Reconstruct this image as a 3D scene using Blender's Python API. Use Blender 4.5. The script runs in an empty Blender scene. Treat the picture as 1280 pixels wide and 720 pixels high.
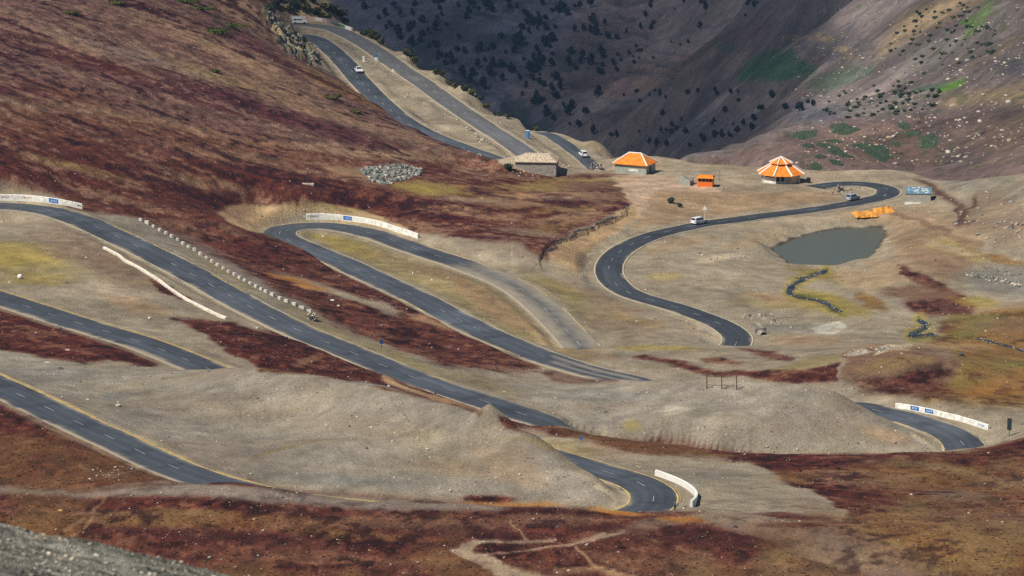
import bpy, bmesh, math, random
import numpy as np
from mathutils import Vector, Matrix
random.seed(7)
PI = math.pi
sc = bpy.context.scene
COL = sc.collection
R = math.radians

# ------------------------------------------------------------------ camera model
FPX, PITCH, HC = 5212.0, R(12.0), 212.0
CP, SP = math.cos(PITCH), math.sin(PITCH)
def tanv(v):
    return np.tan(PITCH - np.arctan((360.0 - v) / FPX))
def az(u, v):
    return ((u - 640.0) / FPX) / (CP + (360.0 - v) / FPX * SP)
def PZ(u, v, z):                       # the place at height z seen at a picture point
    Y = (HC - z) / tanv(v)
    return (az(u, v) * Y, Y, z)
def PY(u, v, Y):
    return (az(u, v) * Y, Y, HC - Y * tanv(v))
def proj(X, Y, Z):                     # world -> picture point
    dz = Z - HC
    f = Y * CP - dz * SP
    uu = Y * SP + dz * CP
    return 640 + FPX * X / f, 360 - FPX * uu / f

# ------------------------------------------------------------------ noise
_rng = np.random.RandomState(11)
_tab = _rng.rand(256 * 256).astype(np.float32)
def vnoise(x, y, s=0):
    xi = np.floor(x).astype(np.int64); yi = np.floor(y).astype(np.int64)
    fx = (x - xi).astype(np.float32); fy = (y - yi).astype(np.float32)
    fx = fx * fx * (3 - 2 * fx); fy = fy * fy * (3 - 2 * fy)
    def h(a, b):
        return _tab[((a * 73 + s * 131 + (b & 255) * 157 + (b >> 3) * 31) & 255) * 256 + ((b * 91 + s * 57 + a * 29) & 255)]
    v00 = h(xi, yi); v10 = h(xi + 1, yi); v01 = h(xi, yi + 1); v11 = h(xi + 1, yi + 1)
    return ((v00 * (1 - fx) + v10 * fx) * (1 - fy) + (v01 * (1 - fx) + v11 * fx) * fy) * 2 - 1
def fbm(x, y, o=4, s=0, g=.5):
    t = 0; a = 1; n = 0
    for i in range(o):
        t = t + a * vnoise(x * (2 ** i) + 17.3 * i, y * (2 ** i) - 9.1 * i, s + i); n += a; a *= g
    return t / n
def sstep(a, b, x):
    t = np.clip((x - a) / (b - a), 0, 1); return t * t * (3 - 2 * t)

# ------------------------------------------------------------------ roads (centre lines: picture point and height)
ROADS = {
 'A': dict(pts=[(345,33,8.2),(362,31,8.1),(380,31,8),(400,33,7.8),(420,37,7.4),(440,46,6.9),(460,57,6.2),(480,71,5.4),(500,85,4.7),(530,105,3.8),(560,127,2.7),(600,154,1.2),(640,180,-.2),(662,196,-.8)], w=4.0, edge='cream'),
 'B': dict(pts=[(345,33,8.2),(338,38,8.0),(350,43,7.9),(375,44,7.7),(392,48,7.4),(407,57,7),(420,68,6.5),(433,81,6),(447,98,5.4),(464,116,4.7),(482,133,4),(507,153,3.2),(542,171,2.2),(582,186,1.2),(617,199,.3),(640,209,0)], w=3.9, edge='cream'),
 'C': dict(pts=[(668,166,-9),(676,166,-6.5),(688,169.5,-3.8),(700,176.5,-3.4),(714,186,-3.5),(727,196,-3.6),(738,206,-3.8),(750,217,-4.2)], w=2.5, edge='none'),
 'D': dict(pts=[(1020,234,.6),(1040,231,.4),(1062,229.5,.2),(1084,230.5,0),(1102,233.5,0),(1111,238.5,0),(1106,245,.2),(1090,249.5,.3),(1068,254,.5),(1040,258.5,.7),(1000,264.5,.9),(960,269.3,1.1),(920,275,1.3),(885,279.5,1.5),(848,286.7,1.7),(815,295,2),(787,307,2.3),(768,321,2.6),(761,335,2.8),(764,348,3),(774,359,3.2),(790,368,3.4),(812,375,3.6),(840,383,3.9),(870,393,4.2),(893,402,4.4),(912,412,4.5),(922,424,4.4),(915,438,4)], w=3.7, edge='cream'),
 'K': dict(pts=[(728,436,4.4),(717,423,4.8),(700,405,5.3),(676,382,5.5),(652,363,5.7),(628,350,5.9),(595,337,6),(565,326,6.1),(530,315,6.3),(500,304.5,6.4),(470,294,6.5),(436,286,6.6),(405,282,6.8),(380,282.5,6.9),(360,285,7),(349,290.5,7),(353,297,7),(370,304.5,7.2),(395,315,7.4),(425,327,7.6),(450,339,7.8),(475,350.5,8),(505,364,8.2),(535,379,8.3),(570,398,8.5),(610,418,8.8),(640,430.5,9),(690,450,9.3),(740,465,9.6),(780,474,10),(820,484,10.4),(900,500,11),(1000,508,12),(1070,508,12.4),(1100,515,12.6),(1130,522,12.8),(1160,531,12.9),(1185,541,13),(1202,553,13.1),(1207,566,13.2),(1190,582,12.8),(1150,590,12.2),(1050,590,11.6),(900,581,11),(800,567,11),(745,553,12.2),(714,540.5,14),(690,530,15.6),(660,520.5,16),(630,510,16.3),(570,490.5,17),(520,473.5,17.7),(475,456,18.4),(430,437,19),(390,421,19.6),(355,405,20.2),(320,388,20.8),(275,363,21.4),(230,338,22),(194,319.5,22.4),(158,302,22.8),(131,289,23),(103,277,23.3),(70,266,23.6),(37,260,23.8),(0,257.5,24),(-40,258,24.2)], w=4.45, edge='cream'),
 'I': dict(pts=[(-40,360,25.3),(0,373,25.5),(50,389,25.8),(100,405,26),(160,423,26.2),(200,437,26.3),(245,455,26.6),(285,470,26.7),(400,500,27.3),(520,530,28),(620,552,28.5),(665,563,28.8),(700,574,29),(735,584,29.3),(770,594,29.6),(796,603,29.8),(814,614,30),(817,627,30.1),(802,640,30.2),(765,648,30.3),(700,649,30.5),(560,643,31),(480,637,31.3),(400,629,32),(340,620,32.8),(300,611,33.2),(250,597,33.5),(200,577,34),(150,553,34.5),(100,530,35),(50,506,35.5),(0,483,36),(-40,465,36.4)], w=4.4, edge='yellow'),
}
def catmull(P, step):
    P = np.array(P, float); out = []
    Q = np.vstack([2 * P[0] - P[1], P, 2 * P[-1] - P[-2]])
    for i in range(1, len(Q) - 2):
        p0, p1, p2, p3 = Q[i - 1], Q[i], Q[i + 1], Q[i + 2]
        n = max(2, int(np.linalg.norm(p2 - p1) / step))
        for k in range(n):
            t = k / n
            out.append(.5 * ((2 * p1) + (-p0 + p2) * t + (2 * p0 - 5 * p1 + 4 * p2 - p3) * t * t + (-p0 + 3 * p1 - 3 * p2 + p3) * t ** 3))
    out.append(Q[-2]); return np.array(out)
def resample(P, step):
    d = np.r_[0, np.cumsum(np.linalg.norm(np.diff(P[:, :2], axis=0), axis=1))]
    n = int(d[-1] / step); s = np.linspace(0, d[-1], n + 1)
    return np.stack([np.interp(s, d, P[:, k]) for k in range(3)], 1)
for r in ROADS.values():
    W = [PZ(*p) for p in r['pts']]
    c = resample(catmull(W, 1.0), 1.2)
    for _ in range(6):                 # ease the curve and the grade
        c[1:-1] = .5 * c[1:-1] + .25 * (c[:-2] + c[2:])
    r['c'] = c

# ------------------------------------------------------------------ lie of the land: survey points
CTL = []
def cz(*a):
    for u, v, z in a: CTL.append(PZ(u, v, z))
def cy(*a):
    for u, v, Y in a: CTL.append(PY(u, v, Y))
for r in ROADS.values():
    c = r['c']
    for i in range(0, len(c), 7): CTL.append(tuple(c[i]))
# foreground
cz(*[(u, 720, 35) for u in range(-160, 1500, 180)]); cz(*[(u, 680, 35.5) for u in range(-160, 1500, 200)])
for X in range(-110, 111, 40): CTL.append((X, 560, 38)); CTL.append((X * .8, 500, 45))
cy((300,603,668),(350,611,666),(400,618,664),(480,625,662),(560,629,660),(640,632,658),(700,636,657),(760,638.5,657),(800,641,659),(860,637,662))
cz((950,640,33.5),(1100,640,32.5),(1250,640,31.5),(1100,600,27),(1280,600,26),(1000,600,27),(20,530,35.6),(60,560,35.6),(150,590,35.4),(220,600,35.3),(50,600,35.6))
# gravel mound between the two lower roads
cy((600,520,715),(580,511,721),(560,505,725),(520,493,731),(480,483,740),(430,473,748),(390,469,755),(340,463,765),(285,463.5,777),(237,464,787),
   (625,530,712),(650,541,705),(675,556,702),(697,569.5,699),(712,583,696),(728,598,690),(745,616,684),(757,627,681),(450,560,704),(300,530,730),(300,560,706),(550,600,690),(500,617,681),(380,600,690),(650,600,690),(700,620,684),(620,560,704),(400,515,735),(500,540,716))
cz((100,455,28.5),(30,445,28.2),(100,480,31),(200,500,31.5))
# crest that hides the lower end of the middle road
cy((655,530,787),(672,534,784),(688,534,779),(705,531.5,775),(720,536,773),(740,543,770),(770,549,768),(800,553,764),(850,557,757),(930,566,750),(1000,567,749),(1100,568,752),(1150,568,758),(1200,567,767),(1240,560,771),(1280,546,775),(1350,535,780))
cy((800,575,728),(900,600,705),(950,585,722),(760,565,742))
# grey flat and its brow
cz((900,540,16),(830,530,16),(900,510,17),(1000,530,16.2),(1000,510,17.6),(950,490,18.3),(800,500,15.2),(760,510,14.6),(740,490,13.2),(760,485,13.2))
cy((800,475,845),(850,475,833),(900,475,820),(950,478,815),(1000,483,810),(1040,490,810),(1062,500,812),(1080,513,806),(1105,525,802),(1140,542,793),(1165,556,788),(1180,566,782))
# right middle
cz((1130,500,14),(1180,505,15),(1250,525,14.5),(1000,468,14.5),(900,455,11),(900,430,8.5),(850,440,8.5),(800,445,7.6),(1050,470,14),(1100,450,14.5),(1150,445,15.5),(1200,450,14.5),(1150,480,13.5),(1230,480,12.5),(1280,500,14),(1280,470,11),(1280,440,6.5),(1230,430,5.5),(1150,413,5),(1060,425,7),(1000,430,6.5),(1000,400,4),(1030,372,2.4),(1100,400,5),(1180,395,5),(1250,390,5.5),(1280,420,5.2))
cz((960,400,4),(860,350,3.2),(820,330,2.8),(900,320,2.5),(900,370,4),(950,350,2.8),(940,300,1.6),(980,285,1.2),(1080,275,1.2),(1120,290,1.2),(1150,275,2.5),(1180,300,4),(1150,340,5),(1200,330,4),(1200,360,4.5),(1250,340,3.2),(1280,350,3.5),(1250,310,5),(1280,290,8),(1220,280,5),(1230,255,4.5),(1280,255,9),(1150,240,.7))
cz((990,320,-.4),(1040,300,-.6),(1090,300,-.6),(1040,325,-.6),(1090,315,-.6),(960,335,.7),(1060,345,.8),(1120,325,2))
# between the roads
cy((300,285,1005),(278,270,1000),(330,293,1010),(357,303,1003),(390,313.5,993),(420,331,982),(460,352,962),(557,399,914),(617,426,893))
cz((500,430,13),(430,400,14.3),(350,350,14),(600,455,13),(560,430,11.5),(700,490,13),(660,475,12),(250,290,15.5),(300,275,9.2),(300,262,11),(285,262,12.8),(320,270,8.8),(330,262,9.6),(300,320,14.5),(450,370,12),(520,400,11))
cz((440,305,6.9),(520,340,7.3),(600,375,7.3),(660,410,7.3),(720,440,7.3),(760,430,6.4),(800,420,6),(850,410,5.4),(740,390,5),(700,370,4.8),(720,345,4.4),(690,335,5.2))
cz((430,262,8.5),(500,278,8.3),(560,300,8),(620,318,7.5),(650,300,8),(690,315,6.6),(720,300,4.4),(740,285,4.2),(780,270,2.5),(560,260,8.2),(500,245,10),(450,225,11.5),(600,225,5.4),(650,250,5.6),(700,270,5.8),(750,250,3.8),(380,240,14),(350,265,10.5))
cz((800,255,2.2),(860,255,1.2),(930,250,1),(1000,245,.9),(720,232,1.6))
cz((100,330,24),(50,300,24),(0,340,25),(100,370,25),(170,340,23.6),(250,420,25.4),(320,440,25.4),(250,400,23.8),(400,458,22.5),(450,468,21.5),(500,482,20.3),(330,420,22.6))
# left hillside
cy((-120,240,975),(0,229,981),(0,200,1000),(0,150,1038),(0,100,1078),(0,50,1129),(0,0,1181),(-120,100,1040),(-120,0,1140),(200,240,1016),(200,200,1047),(200,150,1091),(200,100,1134),(200,50,1189),(200,0,1245),(100,200,1023),(100,100,1106),(100,0,1213),
   (100,240,999),(300,230,1053),(300,200,1074),(300,150,1120),(300,100,1174),(300,50,1228),(300,0,1287),(400,200,1096),(400,150,1146),(400,118,1190),(340,20,1290),(500,200,1118),(500,175,1152),(450,150,1172),
   (405,88,1280),(425,97,1280),(450,113,1258),(475,128,1236),(500,145,1214),(530,163.5,1192),(560,179.5,1174),(600,192.5,1158),(625,199.5,1154),(360,62,1290),(380,73,1288),(375,47,1347),(365,34,1360),(350,14,1360))
cy((640,196,1150),(655,191,1160),(680,197,1160),(700,205,1160))
cz((670,218,1.2),(720,217,.5),(800,219,0),(880,236,.5),(975,232,.5),(1010,226,.3),(840,205,-.6),(745,214,-.6),(780,195,-1.5),(560,212,4),(600,208,3))
cz((430,56,6.7),(470,88,5.6),(510,125,4.4),(560,158,2.8),(610,180,1.4))
# outer edge of the shelf and the fall behind it
EDGE = [(300,-40,9.5),(360,-6,9),(395,3,8.4),(430,18,7.6),(480,48,5.8),(520,72,4.4),(560,97,3),(600,122,1.2),(640,149,-.6),(700,168,-3),(750,178,-3),(830,196,-1.6),(900,205,-.6),(980,210,0),(1050,212.5,.3),(1130,214,.3),(1190,226,1.6),(1240,222,6),(1300,214,11),(1420,205,14)]
EW = np.array([PZ(*e) for e in EDGE])
EA = EW[:, 0] / EW[:, 1]; EY = EW[:, 1]
def yedge(a): return np.interp(a, EA, EY, left=1500, right=EY[-1])
for (x, y, z), (u, v, _) in zip(EW, EDGE):
    CTL.append((x, y, z)); k = 1 + 0 * x
    s = 1.0 if u < 850 else .42
    for d, dz in ((8, 5), (30, 24), (90, 70), (200, 130)):
        if u > 850 and d > 90: continue
        CTL.append((x * (y + d) / y, y + d, z - dz * s))
for a_ in (-.16, -.11, -.06, 0, .04, .07):
    for Y_, z_ in ((1700, -230), (2200, -400), (2800, -520), (3200, -540)):
        if a_ > .03: continue
        CTL.append((a_ * Y_, Y_, z_))
CTL.append((.1 * 1320, 1320, -42)); CTL.append((.115 * 1300, 1300, -32))
# far side
cy((500,60,3700),(500,0,3850),(600,130,3500),(600,60,3660),(600,0,3820),(700,175,3350),(700,100,3560),(700,0,3850),(800,180,3200),(800,100,3560),(800,0,3850),(400,0,3850),(300,0,3850),
   (850,197,1560),(850,184,2300),(820,190,2600),(900,202,1450),(900,188,1640),(900,165,2050),(900,140,2500),(900,100,3100),(900,50,3400),(900,0,3600),(950,205,1420),(950,185,1600),(950,160,1950),(1000,207,1400),(1000,185,1550),(1000,160,1740),(1000,130,2000),(1000,100,2250),(1000,50,2600),(1000,0,2900),
   (1070,209,1400),(1070,170,1570),(1070,140,1700),(1070,100,1900),(1070,60,2150),(1070,0,2400),(1150,212,1420),(1150,180,1530),(1150,150,1600),(1150,100,1750),(1150,50,1900),(1150,0,2050),
   (1280,205,1300),(1280,150,1420),(1280,100,1520),(1280,50,1640),(1280,0,1760),(1450,205,1250),(1450,100,1430),(1450,0,1650))
for a_ in (-.19, -.1, 0, .1, .19):
    CTL.append((a_ * 4500, 4500, -130)); 
    if a_ > 0: CTL.append((a_ * 3400, 3400, -80))
C3 = np.array(CTL, float)
def rbf_fit(P, c=5.0, lam=.25):
    n = len(P); S = 100.0
    x = P[:, :2] / S
    r = np.sqrt(((x[:, None] - x[None]) ** 2).sum(2) + (c / S) ** 2)
    A = np.zeros((n + 3, n + 3)); A[:n, :n] = -r + np.eye(n) * lam / S
    A[:n, n] = 1; A[:n, n + 1:] = x; A[n, :n] = 1; A[n + 1:, :n] = x.T
    b = np.r_[P[:, 2], 0, 0, 0]
    w = np.linalg.solve(A, b)
    def f(X, Y):
        X = X.ravel() / S; Y = Y.ravel() / S; out = np.empty(len(X))
        for i in range(0, len(X), 20000):
            xx = X[i:i + 20000]; yy = Y[i:i + 20000]
            rr = np.sqrt((xx[:, None] - x[None, :, 0]) ** 2 + (yy[:, None] - x[None, :, 1]) ** 2 + (c / S) ** 2)
            out[i:i + 20000] = -(rr @ w[:n]) + w[n] + w[n + 1] * xx + w[n + 2] * yy
        return out
    return f
RBF = rbf_fit(C3)

# ------------------------------------------------------------------ the grid: fans out from the viewpoint so far ground stays fine
Q = 1.0
ainn = np.linspace(-.134, .134, int(960 * Q))
acol = np.r_[np.linspace(-.20, -.135, 34), ainn, np.linspace(.135, .20, 34)]
def rows(a, b, s): return np.arange(a, b, s)
yrow = np.r_[rows(58, 96, .16 / Q), rows(96, 150, 1.5), rows(150, 560, 14), rows(560, 625, 2), rows(625, 1300, .68 / Q), rows(1300, 1700, 1.5 / Q), rows(1700, 2300, 2.6 / Q), rows(2300, 3200, 5 / Q), rows(3200, 3900, 2.0 / Q), rows(3900, 4700, 20)]
NA, NY = len(acol), len(yrow)
print('grid', NA, NY, NA * NY)
# coarse solution, then smooth upsampling
ci = np.unique(np.r_[np.arange(0, NA, 5), NA - 1]); cj = np.unique(np.r_[np.arange(0, NY, 4), NY - 1])
AA, YY = np.meshgrid(acol[ci], yrow[cj])
ZC = RBF(AA * YY, YY).reshape(AA.shape)
tmp = np.empty((len(cj), NA))
for j in range(len(cj)): tmp[j] = np.interp(acol, acol[ci], ZC[j])
Z = np.empty((NY, NA))
for i in range(NA): Z[:, i] = np.interp(yrow, yrow[cj], tmp[:, i])
A2, Y2 = np.meshgrid(acol, yrow); X2 = A2 * Y2
# near ridge at the bottom left
vc = np.interp(acol, [az(u, 690) for u in (-200, 0, 50, 100, 150, 220, 290, 420, 700, 1300)], [648, 655, 668, 676, 690, 705, 722, 770, 860, 1000])
zc = HC - 80 * tanv(vc)
ridge = np.where(Y2 < 80, zc[None] + (80 - Y2) * .17, zc[None] - (Y2 - 80) * .8)
ridge = np.where(Y2 > 150, np.nan, ridge)
zr150 = zc - 70 * .8
j560 = np.searchsorted(yrow, 560)
z560 = Z[j560]
mid = zr150[None] + (z560 - zr150)[None] * (Y2 - 150) / (yrow[j560] - 150)
Z = np.where(Y2 <= 150, ridge, np.where(Y2 < yrow[j560], mid, Z))
def blur1_(m, n):
    k = 2 * n + 1
    for ax in (0, 1):
        p = np.pad(m, [(n + 1, n) if q == ax else (0, 0) for q in (0, 1)], mode='edge'); c = np.cumsum(p, axis=ax, dtype=np.float64)
        m = (np.take(c, range(k, c.shape[ax]), ax) - np.take(c, range(0, c.shape[ax] - k), ax)) / k
    return m
# distance to road and road height for each grid point
DR = np.full(Z.shape, 99.0, np.float32); ZR = np.zeros(Z.shape, np.float32)
for r in ROADS.values():
    for (x, y, z) in r['c']:
        j0, j1 = np.searchsorted(yrow, [y - 14, y + 14]); i0, i1 = np.searchsorted(acol, [(x - 14) / y, (x + 14) / y])
        d = np.hypot(X2[j0:j1, i0:i1] - x, Y2[j0:j1, i0:i1] - y)
        m = d < DR[j0:j1, i0:i1]
        DR[j0:j1, i0:i1][m] = d[m]; ZR[j0:j1, i0:i1][m] = z
wroad = 1 - sstep(4.7, 8.6, DR)
wn = 1 - sstep(5.0, 11.0, DR)
# relief: hummocks, scree, gullies
near = (Y2 > 560) & (Y2 < 1700)
yed = yedge(acol)[None]
farw = sstep(0, 60, Y2 - yed)
n_big = fbm(X2 / 26, Y2 / 26, 4, 3); n_mid = fbm(X2 / 6, Y2 / 6, 3, 9)
rel = .75 * n_big + .30 * n_mid + .07 * vnoise(X2 / 2.6, Y2 / 2.6, 13)
rel = rel * (1 - wn * .95) * (1 - farw)
gully = np.abs(fbm((X2 * .9 + Y2 * .45) / 90, (Y2 * .9 - X2 * .45) / 210, 5, 21))
farrel = (26 * (gully - .25) + 7 * fbm(X2 / 45, Y2 / 45, 3, 30) + .7 * fbm(X2 / 9, Y2 / 12, 2, 33)) * sstep(2000, 3200, Y2)
shelf = (6.5 * (np.abs(fbm((X2 * .8 - Y2 * .5) / 38, (Y2 * .8 + X2 * .5) / 110, 4, 47)) - .3) * sstep(1380, 1600, Y2) + 3.6 * fbm(X2 / 55, Y2 / 55, 3, 41) + .3 * fbm(X2 / 8, Y2 / 12, 2, 44)) * farw * (1 - sstep(2000, 3200, Y2))
ridgerel = np.where(Y2 < 150, .16 * fbm(X2 / 2.2, Y2 / 2.2, 5, 51) + .05 * fbm(X2 / .3, Y2 / .3, 3, 55), 0)
Z = Z + np.where(Y2 > 150, rel + farrel + shelf, ridgerel)
# eroded bank west of the right-hand bend (a sharp lip above pale earth)
LIP = np.array([PZ(*p) for p in [(676,322,6.4),(686,310,6.4),(697,300,6.3),(712,293,6),(735,284,5.4),(752,277,5),(765,272,4.4),(784,263,3.4)]])
# pond basin
pond_px = [(965,311),(990,300),(1015,292),(1045,287),(1075,285),(1098,284.5),(1104,290),(1103,298),(1096,308),(1090,318),(1078,326),(1058,328),(1040,334),(1018,333),(990,332),(978,322)]
PONDZ = -1.1
PW = np.array([PZ(u, v, PONDZ) for u, v in pond_px])
def inpoly(x, y, P):
    ins = np.zeros(x.shape, bool); n = len(P); j = n - 1
    for i in range(n):
        xi, yi = P[i][0], P[i][1]; xj, yj = P[j][0], P[j][1]
        c = ((yi > y) != (yj > y)) & (x < (xj - xi) * (y - yi) / (yj - yi + 1e-12) + xi)
        ins ^= c; j = i
    return ins
def polydist(x, y, P, closed=True):
    d = np.full(x.shape, 1e9); n = len(P)
    for i in range(n if closed else n - 1):
        a = P[i][:2]; b = P[(i + 1) % n][:2]
        ab = np.array(b) - np.array(a); t = np.clip(((x - a[0]) * ab[0] + (y - a[1]) * ab[1]) / (ab @ ab + 1e-9), 0, 1)
        d = np.minimum(d, np.hypot(x - a[0] - t * ab[0], y - a[1] - t * ab[1]))
    return d
j0, j1 = np.searchsorted(yrow, [PW[:, 1].min() - 15, PW[:, 1].max() + 15])
xx, yy = X2[j0:j1], Y2[j0:j1]
sd = polydist(xx, yy, PW) * np.where(inpoly(xx, yy, PW), -1, 1) + .5 * fbm(xx / 3, yy / 3, 3, 61)
zz = Z[j0:j1]
bank = PONDZ + .12 + np.clip(sd, 0, 99) * .35
Z[j0:j1] = np.where(sd < 0, np.maximum(PONDZ - 1.5, PONDZ + sd * .5), np.where(sd < 10, zz * sstep(1, 8, sd) + (1 - sstep(1, 8, sd)) * np.clip(bank, PONDZ + .1, PONDZ + 2), zz))
# lip scarp: lower the road side by a step
j0, j1 = np.searchsorted(yrow, [LIP[:, 1].min() - 25, LIP[:, 1].max() + 12]); i0, i1 = np.searchsorted(acol, [0, .04])
xx, yy = X2[j0:j1, i0:i1], Y2[j0:j1, i0:i1]
lipw = polydist(xx, yy, LIP, False)
cx, cyy = np.interp(yy, LIP[:, 1], LIP[:, 0]), 0
side = xx - (cx + .8 * fbm(xx / 2.5, yy / 2.5, 3, 66))
up = np.exp(-(np.clip(-side, 0, 99) / 9.0) ** 2) * (side < 0) * .8
Z[j0:j1, i0:i1] += np.where((lipw < 14), up * (1 - sstep(3, 13, lipw)), 0) * (1 - wn[j0:j1, i0:i1])
hp = PY(612, 530, 712); hd = np.hypot(X2 - hp[0], Y2 - hp[1]); Z = Z + 3.0 * np.clip(1 - hd / (5.2 + .8 * n_mid), 0, 1)
# bedrock showing at the shoulder of the hill
OUT_PX = [(332,8),(343,14),(355,28),(366,40),(380,50),(394,58),(400,72),(402,86),(392,84),(380,76),(366,70),(352,60),(345,46),(336,32),(326,20)]
UU0, VV0 = proj(X2, Y2, Z)
om = inpoly(UU0, VV0, OUT_PX) & (Y2 > 1180) & (Y2 < 1400)
OUTC = blur1_(om.astype(np.float32), 4)
Z = Z + OUTC * (1.5 * (1 - np.abs(fbm(X2 / 5 + Y2 / 11, Y2 / 14, 4, 211, .6)) * 3.2) + 1.0 * np.sign(fbm(X2 / 2.2, Y2 / 4, 3, 215))) * (1 - wn)
Z = Z * (1 - wroad) + (ZR - .14) * wroad
Z = Z.astype(np.float64)

def gz(x, y):                          # height of the ground
    a = x / y; i = np.clip(np.searchsorted(acol, a) - 1, 0, NA - 2); j = np.clip(np.searchsorted(yrow, y) - 1, 0, NY - 2)
    fa = (a - acol[i]) / (acol[i + 1] - acol[i]); fy = (y - yrow[j]) / (yrow[j + 1] - yrow[j])
    return float((Z[j, i] * (1 - fa) + Z[j, i + 1] * fa) * (1 - fy) + (Z[j + 1, i] * (1 - fa) + Z[j + 1, i + 1] * fa) * fy)
def at(u, v, ymin=560):                # first ground met at a picture point
    a = az(u, v); t = float(tanv(v)); i = int(np.clip(np.searchsorted(acol, a), 0, NA - 1))
    j = int(np.searchsorted(yrow, ymin)); col = Z[j:, i]; ray = HC - yrow[j:] * t
    hit = np.nonzero(col >= ray)[0]
    if len(hit) == 0: return Vector((a * 3900, 3900, gz(a * 3900, 3900)))
    k = max(1, hit[0]); d0 = ray[k - 1] - col[k - 1]; d1 = col[k] - ray[k]
    f = d0 / (d0 + d1 + 1e-9); y = yrow[j + k - 1] + f * (yrow[j + k] - yrow[j + k - 1])
    return Vector((a * y, y, gz(a * y, y)))
# ------------------------------------------------------------------ what the ground is made of (survey of soil and plant cover)
def hexc(r, g, b): return (r / 255., g / 255., b / 255.)
PAL = dict(GT=(149,137,117), GG=(141,133,121), GL=(166,150,125), TAN=(160,130,97), HM=(80,38,30), HD=(62,30,28), HB=(104,66,50), HU=(106,78,68), HP=(80,43,43),
           OL=(140,122,66), OY=(158,138,62), OR=(176,116,48), OB=(128,94,50), GR=(100,106,50), PALE=(190,176,148), WH=(206,198,178), DK=(44,38,38), SA=(176,150,112), MB=(116,88,68), BG=(118,118,112), TRK=(186,160,134), EB=(170,142,106))
U0, V0, CW, CHH = -220, -80, 1720, 900
def canvas(c):
    a = np.zeros((CHH, CW, 5), np.float32); a[..., :3] = np.array(PAL[c]) / 255.; return a
def blur1(m, n):
    k = 2 * n + 1
    for ax in (0, 1):
        p = np.pad(m, [(n + 1, n) if q == ax else (0, 0) for q in (0, 1)], mode='edge')
        c = np.cumsum(p, axis=ax)
        m = (np.take(c, range(k, c.shape[ax]), ax) - np.take(c, range(0, c.shape[ax] - k), ax)) / k
    return m
def comp(cv, m, x0, y0, c, al, h):
    al_m = (m * al)[..., None]
    t = np.array([*(np.array(PAL[c]) / 255.), h, 0], np.float32)
    s = cv[y0:y0 + m.shape[0], x0:x0 + m.shape[1], :4]
    s[:] = s * (1 - al_m) + t[:4] * al_m
def bbox(us, vs, pad):
    x0 = int(max(0, min(us) - U0 - pad)); x1 = int(min(CW, max(us) - U0 + pad)); y0 = int(max(0, min(vs) - V0 - pad)); y1 = int(min(CHH, max(vs) - V0 + pad))
    return x0, x1, y0, y1
def PG(cv, pts, c, al=1, h=0, soft=1):
    x0, x1, y0, y1 = bbox([p[0] for p in pts], [p[1] for p in pts], 4 * soft + 3)
    if x1 <= x0 or y1 <= y0: return
    xx, yy = np.meshgrid(np.arange(x0, x1) + U0 + .5, np.arange(y0, y1) + V0 + .5)
    m = inpoly(xx, yy, pts).astype(np.float32)
    if soft: m = blur1(blur1(m, soft), soft)
    comp(cv, m, x0, y0, c, al, h)
def EL(cv, u, v, ru, rv, deg, c, al=1, h=0, soft=.35):
    r = max(ru, rv) * (1 + soft) + 3
    x0, x1, y0, y1 = bbox([u - r, u + r], [v - r, v + r], 0)
    if x1 <= x0 or y1 <= y0: return
    xx, yy = np.meshgrid(np.arange(x0, x1) + U0 - u, np.arange(y0, y1) + V0 - v)
    ca, sa = math.cos(R(deg)), math.sin(R(deg))
    d = np.hypot((xx * ca + yy * sa) / ru, (-xx * sa + yy * ca) / rv)
    comp(cv, (1 - sstep(1 - soft, 1 + soft, d)).astype(np.float32), x0, y0, c, al, h)
def LN(cv, pts, w, c, al=1, h=0, soft=.5):
    x0, x1, y0, y1 = bbox([p[0] for p in pts], [p[1] for p in pts], w + 3)
    if x1 <= x0 or y1 <= y0: return
    xx, yy = np.meshgrid(np.arange(x0, x1) + U0 + .5, np.arange(y0, y1) + V0 + .5)
    d = polydist(xx, yy, [(p[0], p[1]) for p in pts], False)
    comp(cv, (1 - sstep(w / 2 * (1 - soft), w / 2 * (1 + soft) + .3, d)).astype(np.float32), x0, y0, c, al, h)

N = canvas('GT')
# left hillside heath
HILL = [(-230,-90),(345,-90),(352,15),(400,88),(450,112),(500,143),(560,175),(605,190),(640,212),(700,222),(770,230),(800,246),(784,262),(750,277),(712,293),(695,302),(688,330),(640,322),(600,300),(560,292),(520,290),(470,270),(440,260),(380,256),(330,256),(290,262),(272,268),(278,280),(300,287),(330,292),(357,303),(385,312),(420,331),(460,352),(510,378),(557,400),(590,412),(617,426),(650,448),(680,462),(650,466),(600,462),(540,452),(490,435),(450,418),(430,412),(395,388),(350,368),(310,346),(270,322),(220,296),(170,270),(140,268),(100,262),(60,238),(0,228),(-230,225)]
PG(N, HILL, 'HB', 1, 1)
PG(N, [(-230,-90),(350,-90),(352,15),(400,88),(450,112),(560,175),(600,196),(520,200),(420,190),(300,170),(180,150),(80,110),(-230,80)], 'HU', .9, 1, 6)
PG(N, [(-230,150),(0,165),(120,180),(240,205),(340,225),(420,235),(500,250),(580,270),(640,280),(690,290),(640,310),(560,292),(470,268),(380,254),(290,258),(272,268),(300,287),(330,292),(420,331),(560,400),(680,462),(560,456),(450,418),(395,388),(310,346),(220,296),(150,266),(60,238),(-230,225)], 'HM', .62, 1, 5)
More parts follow.
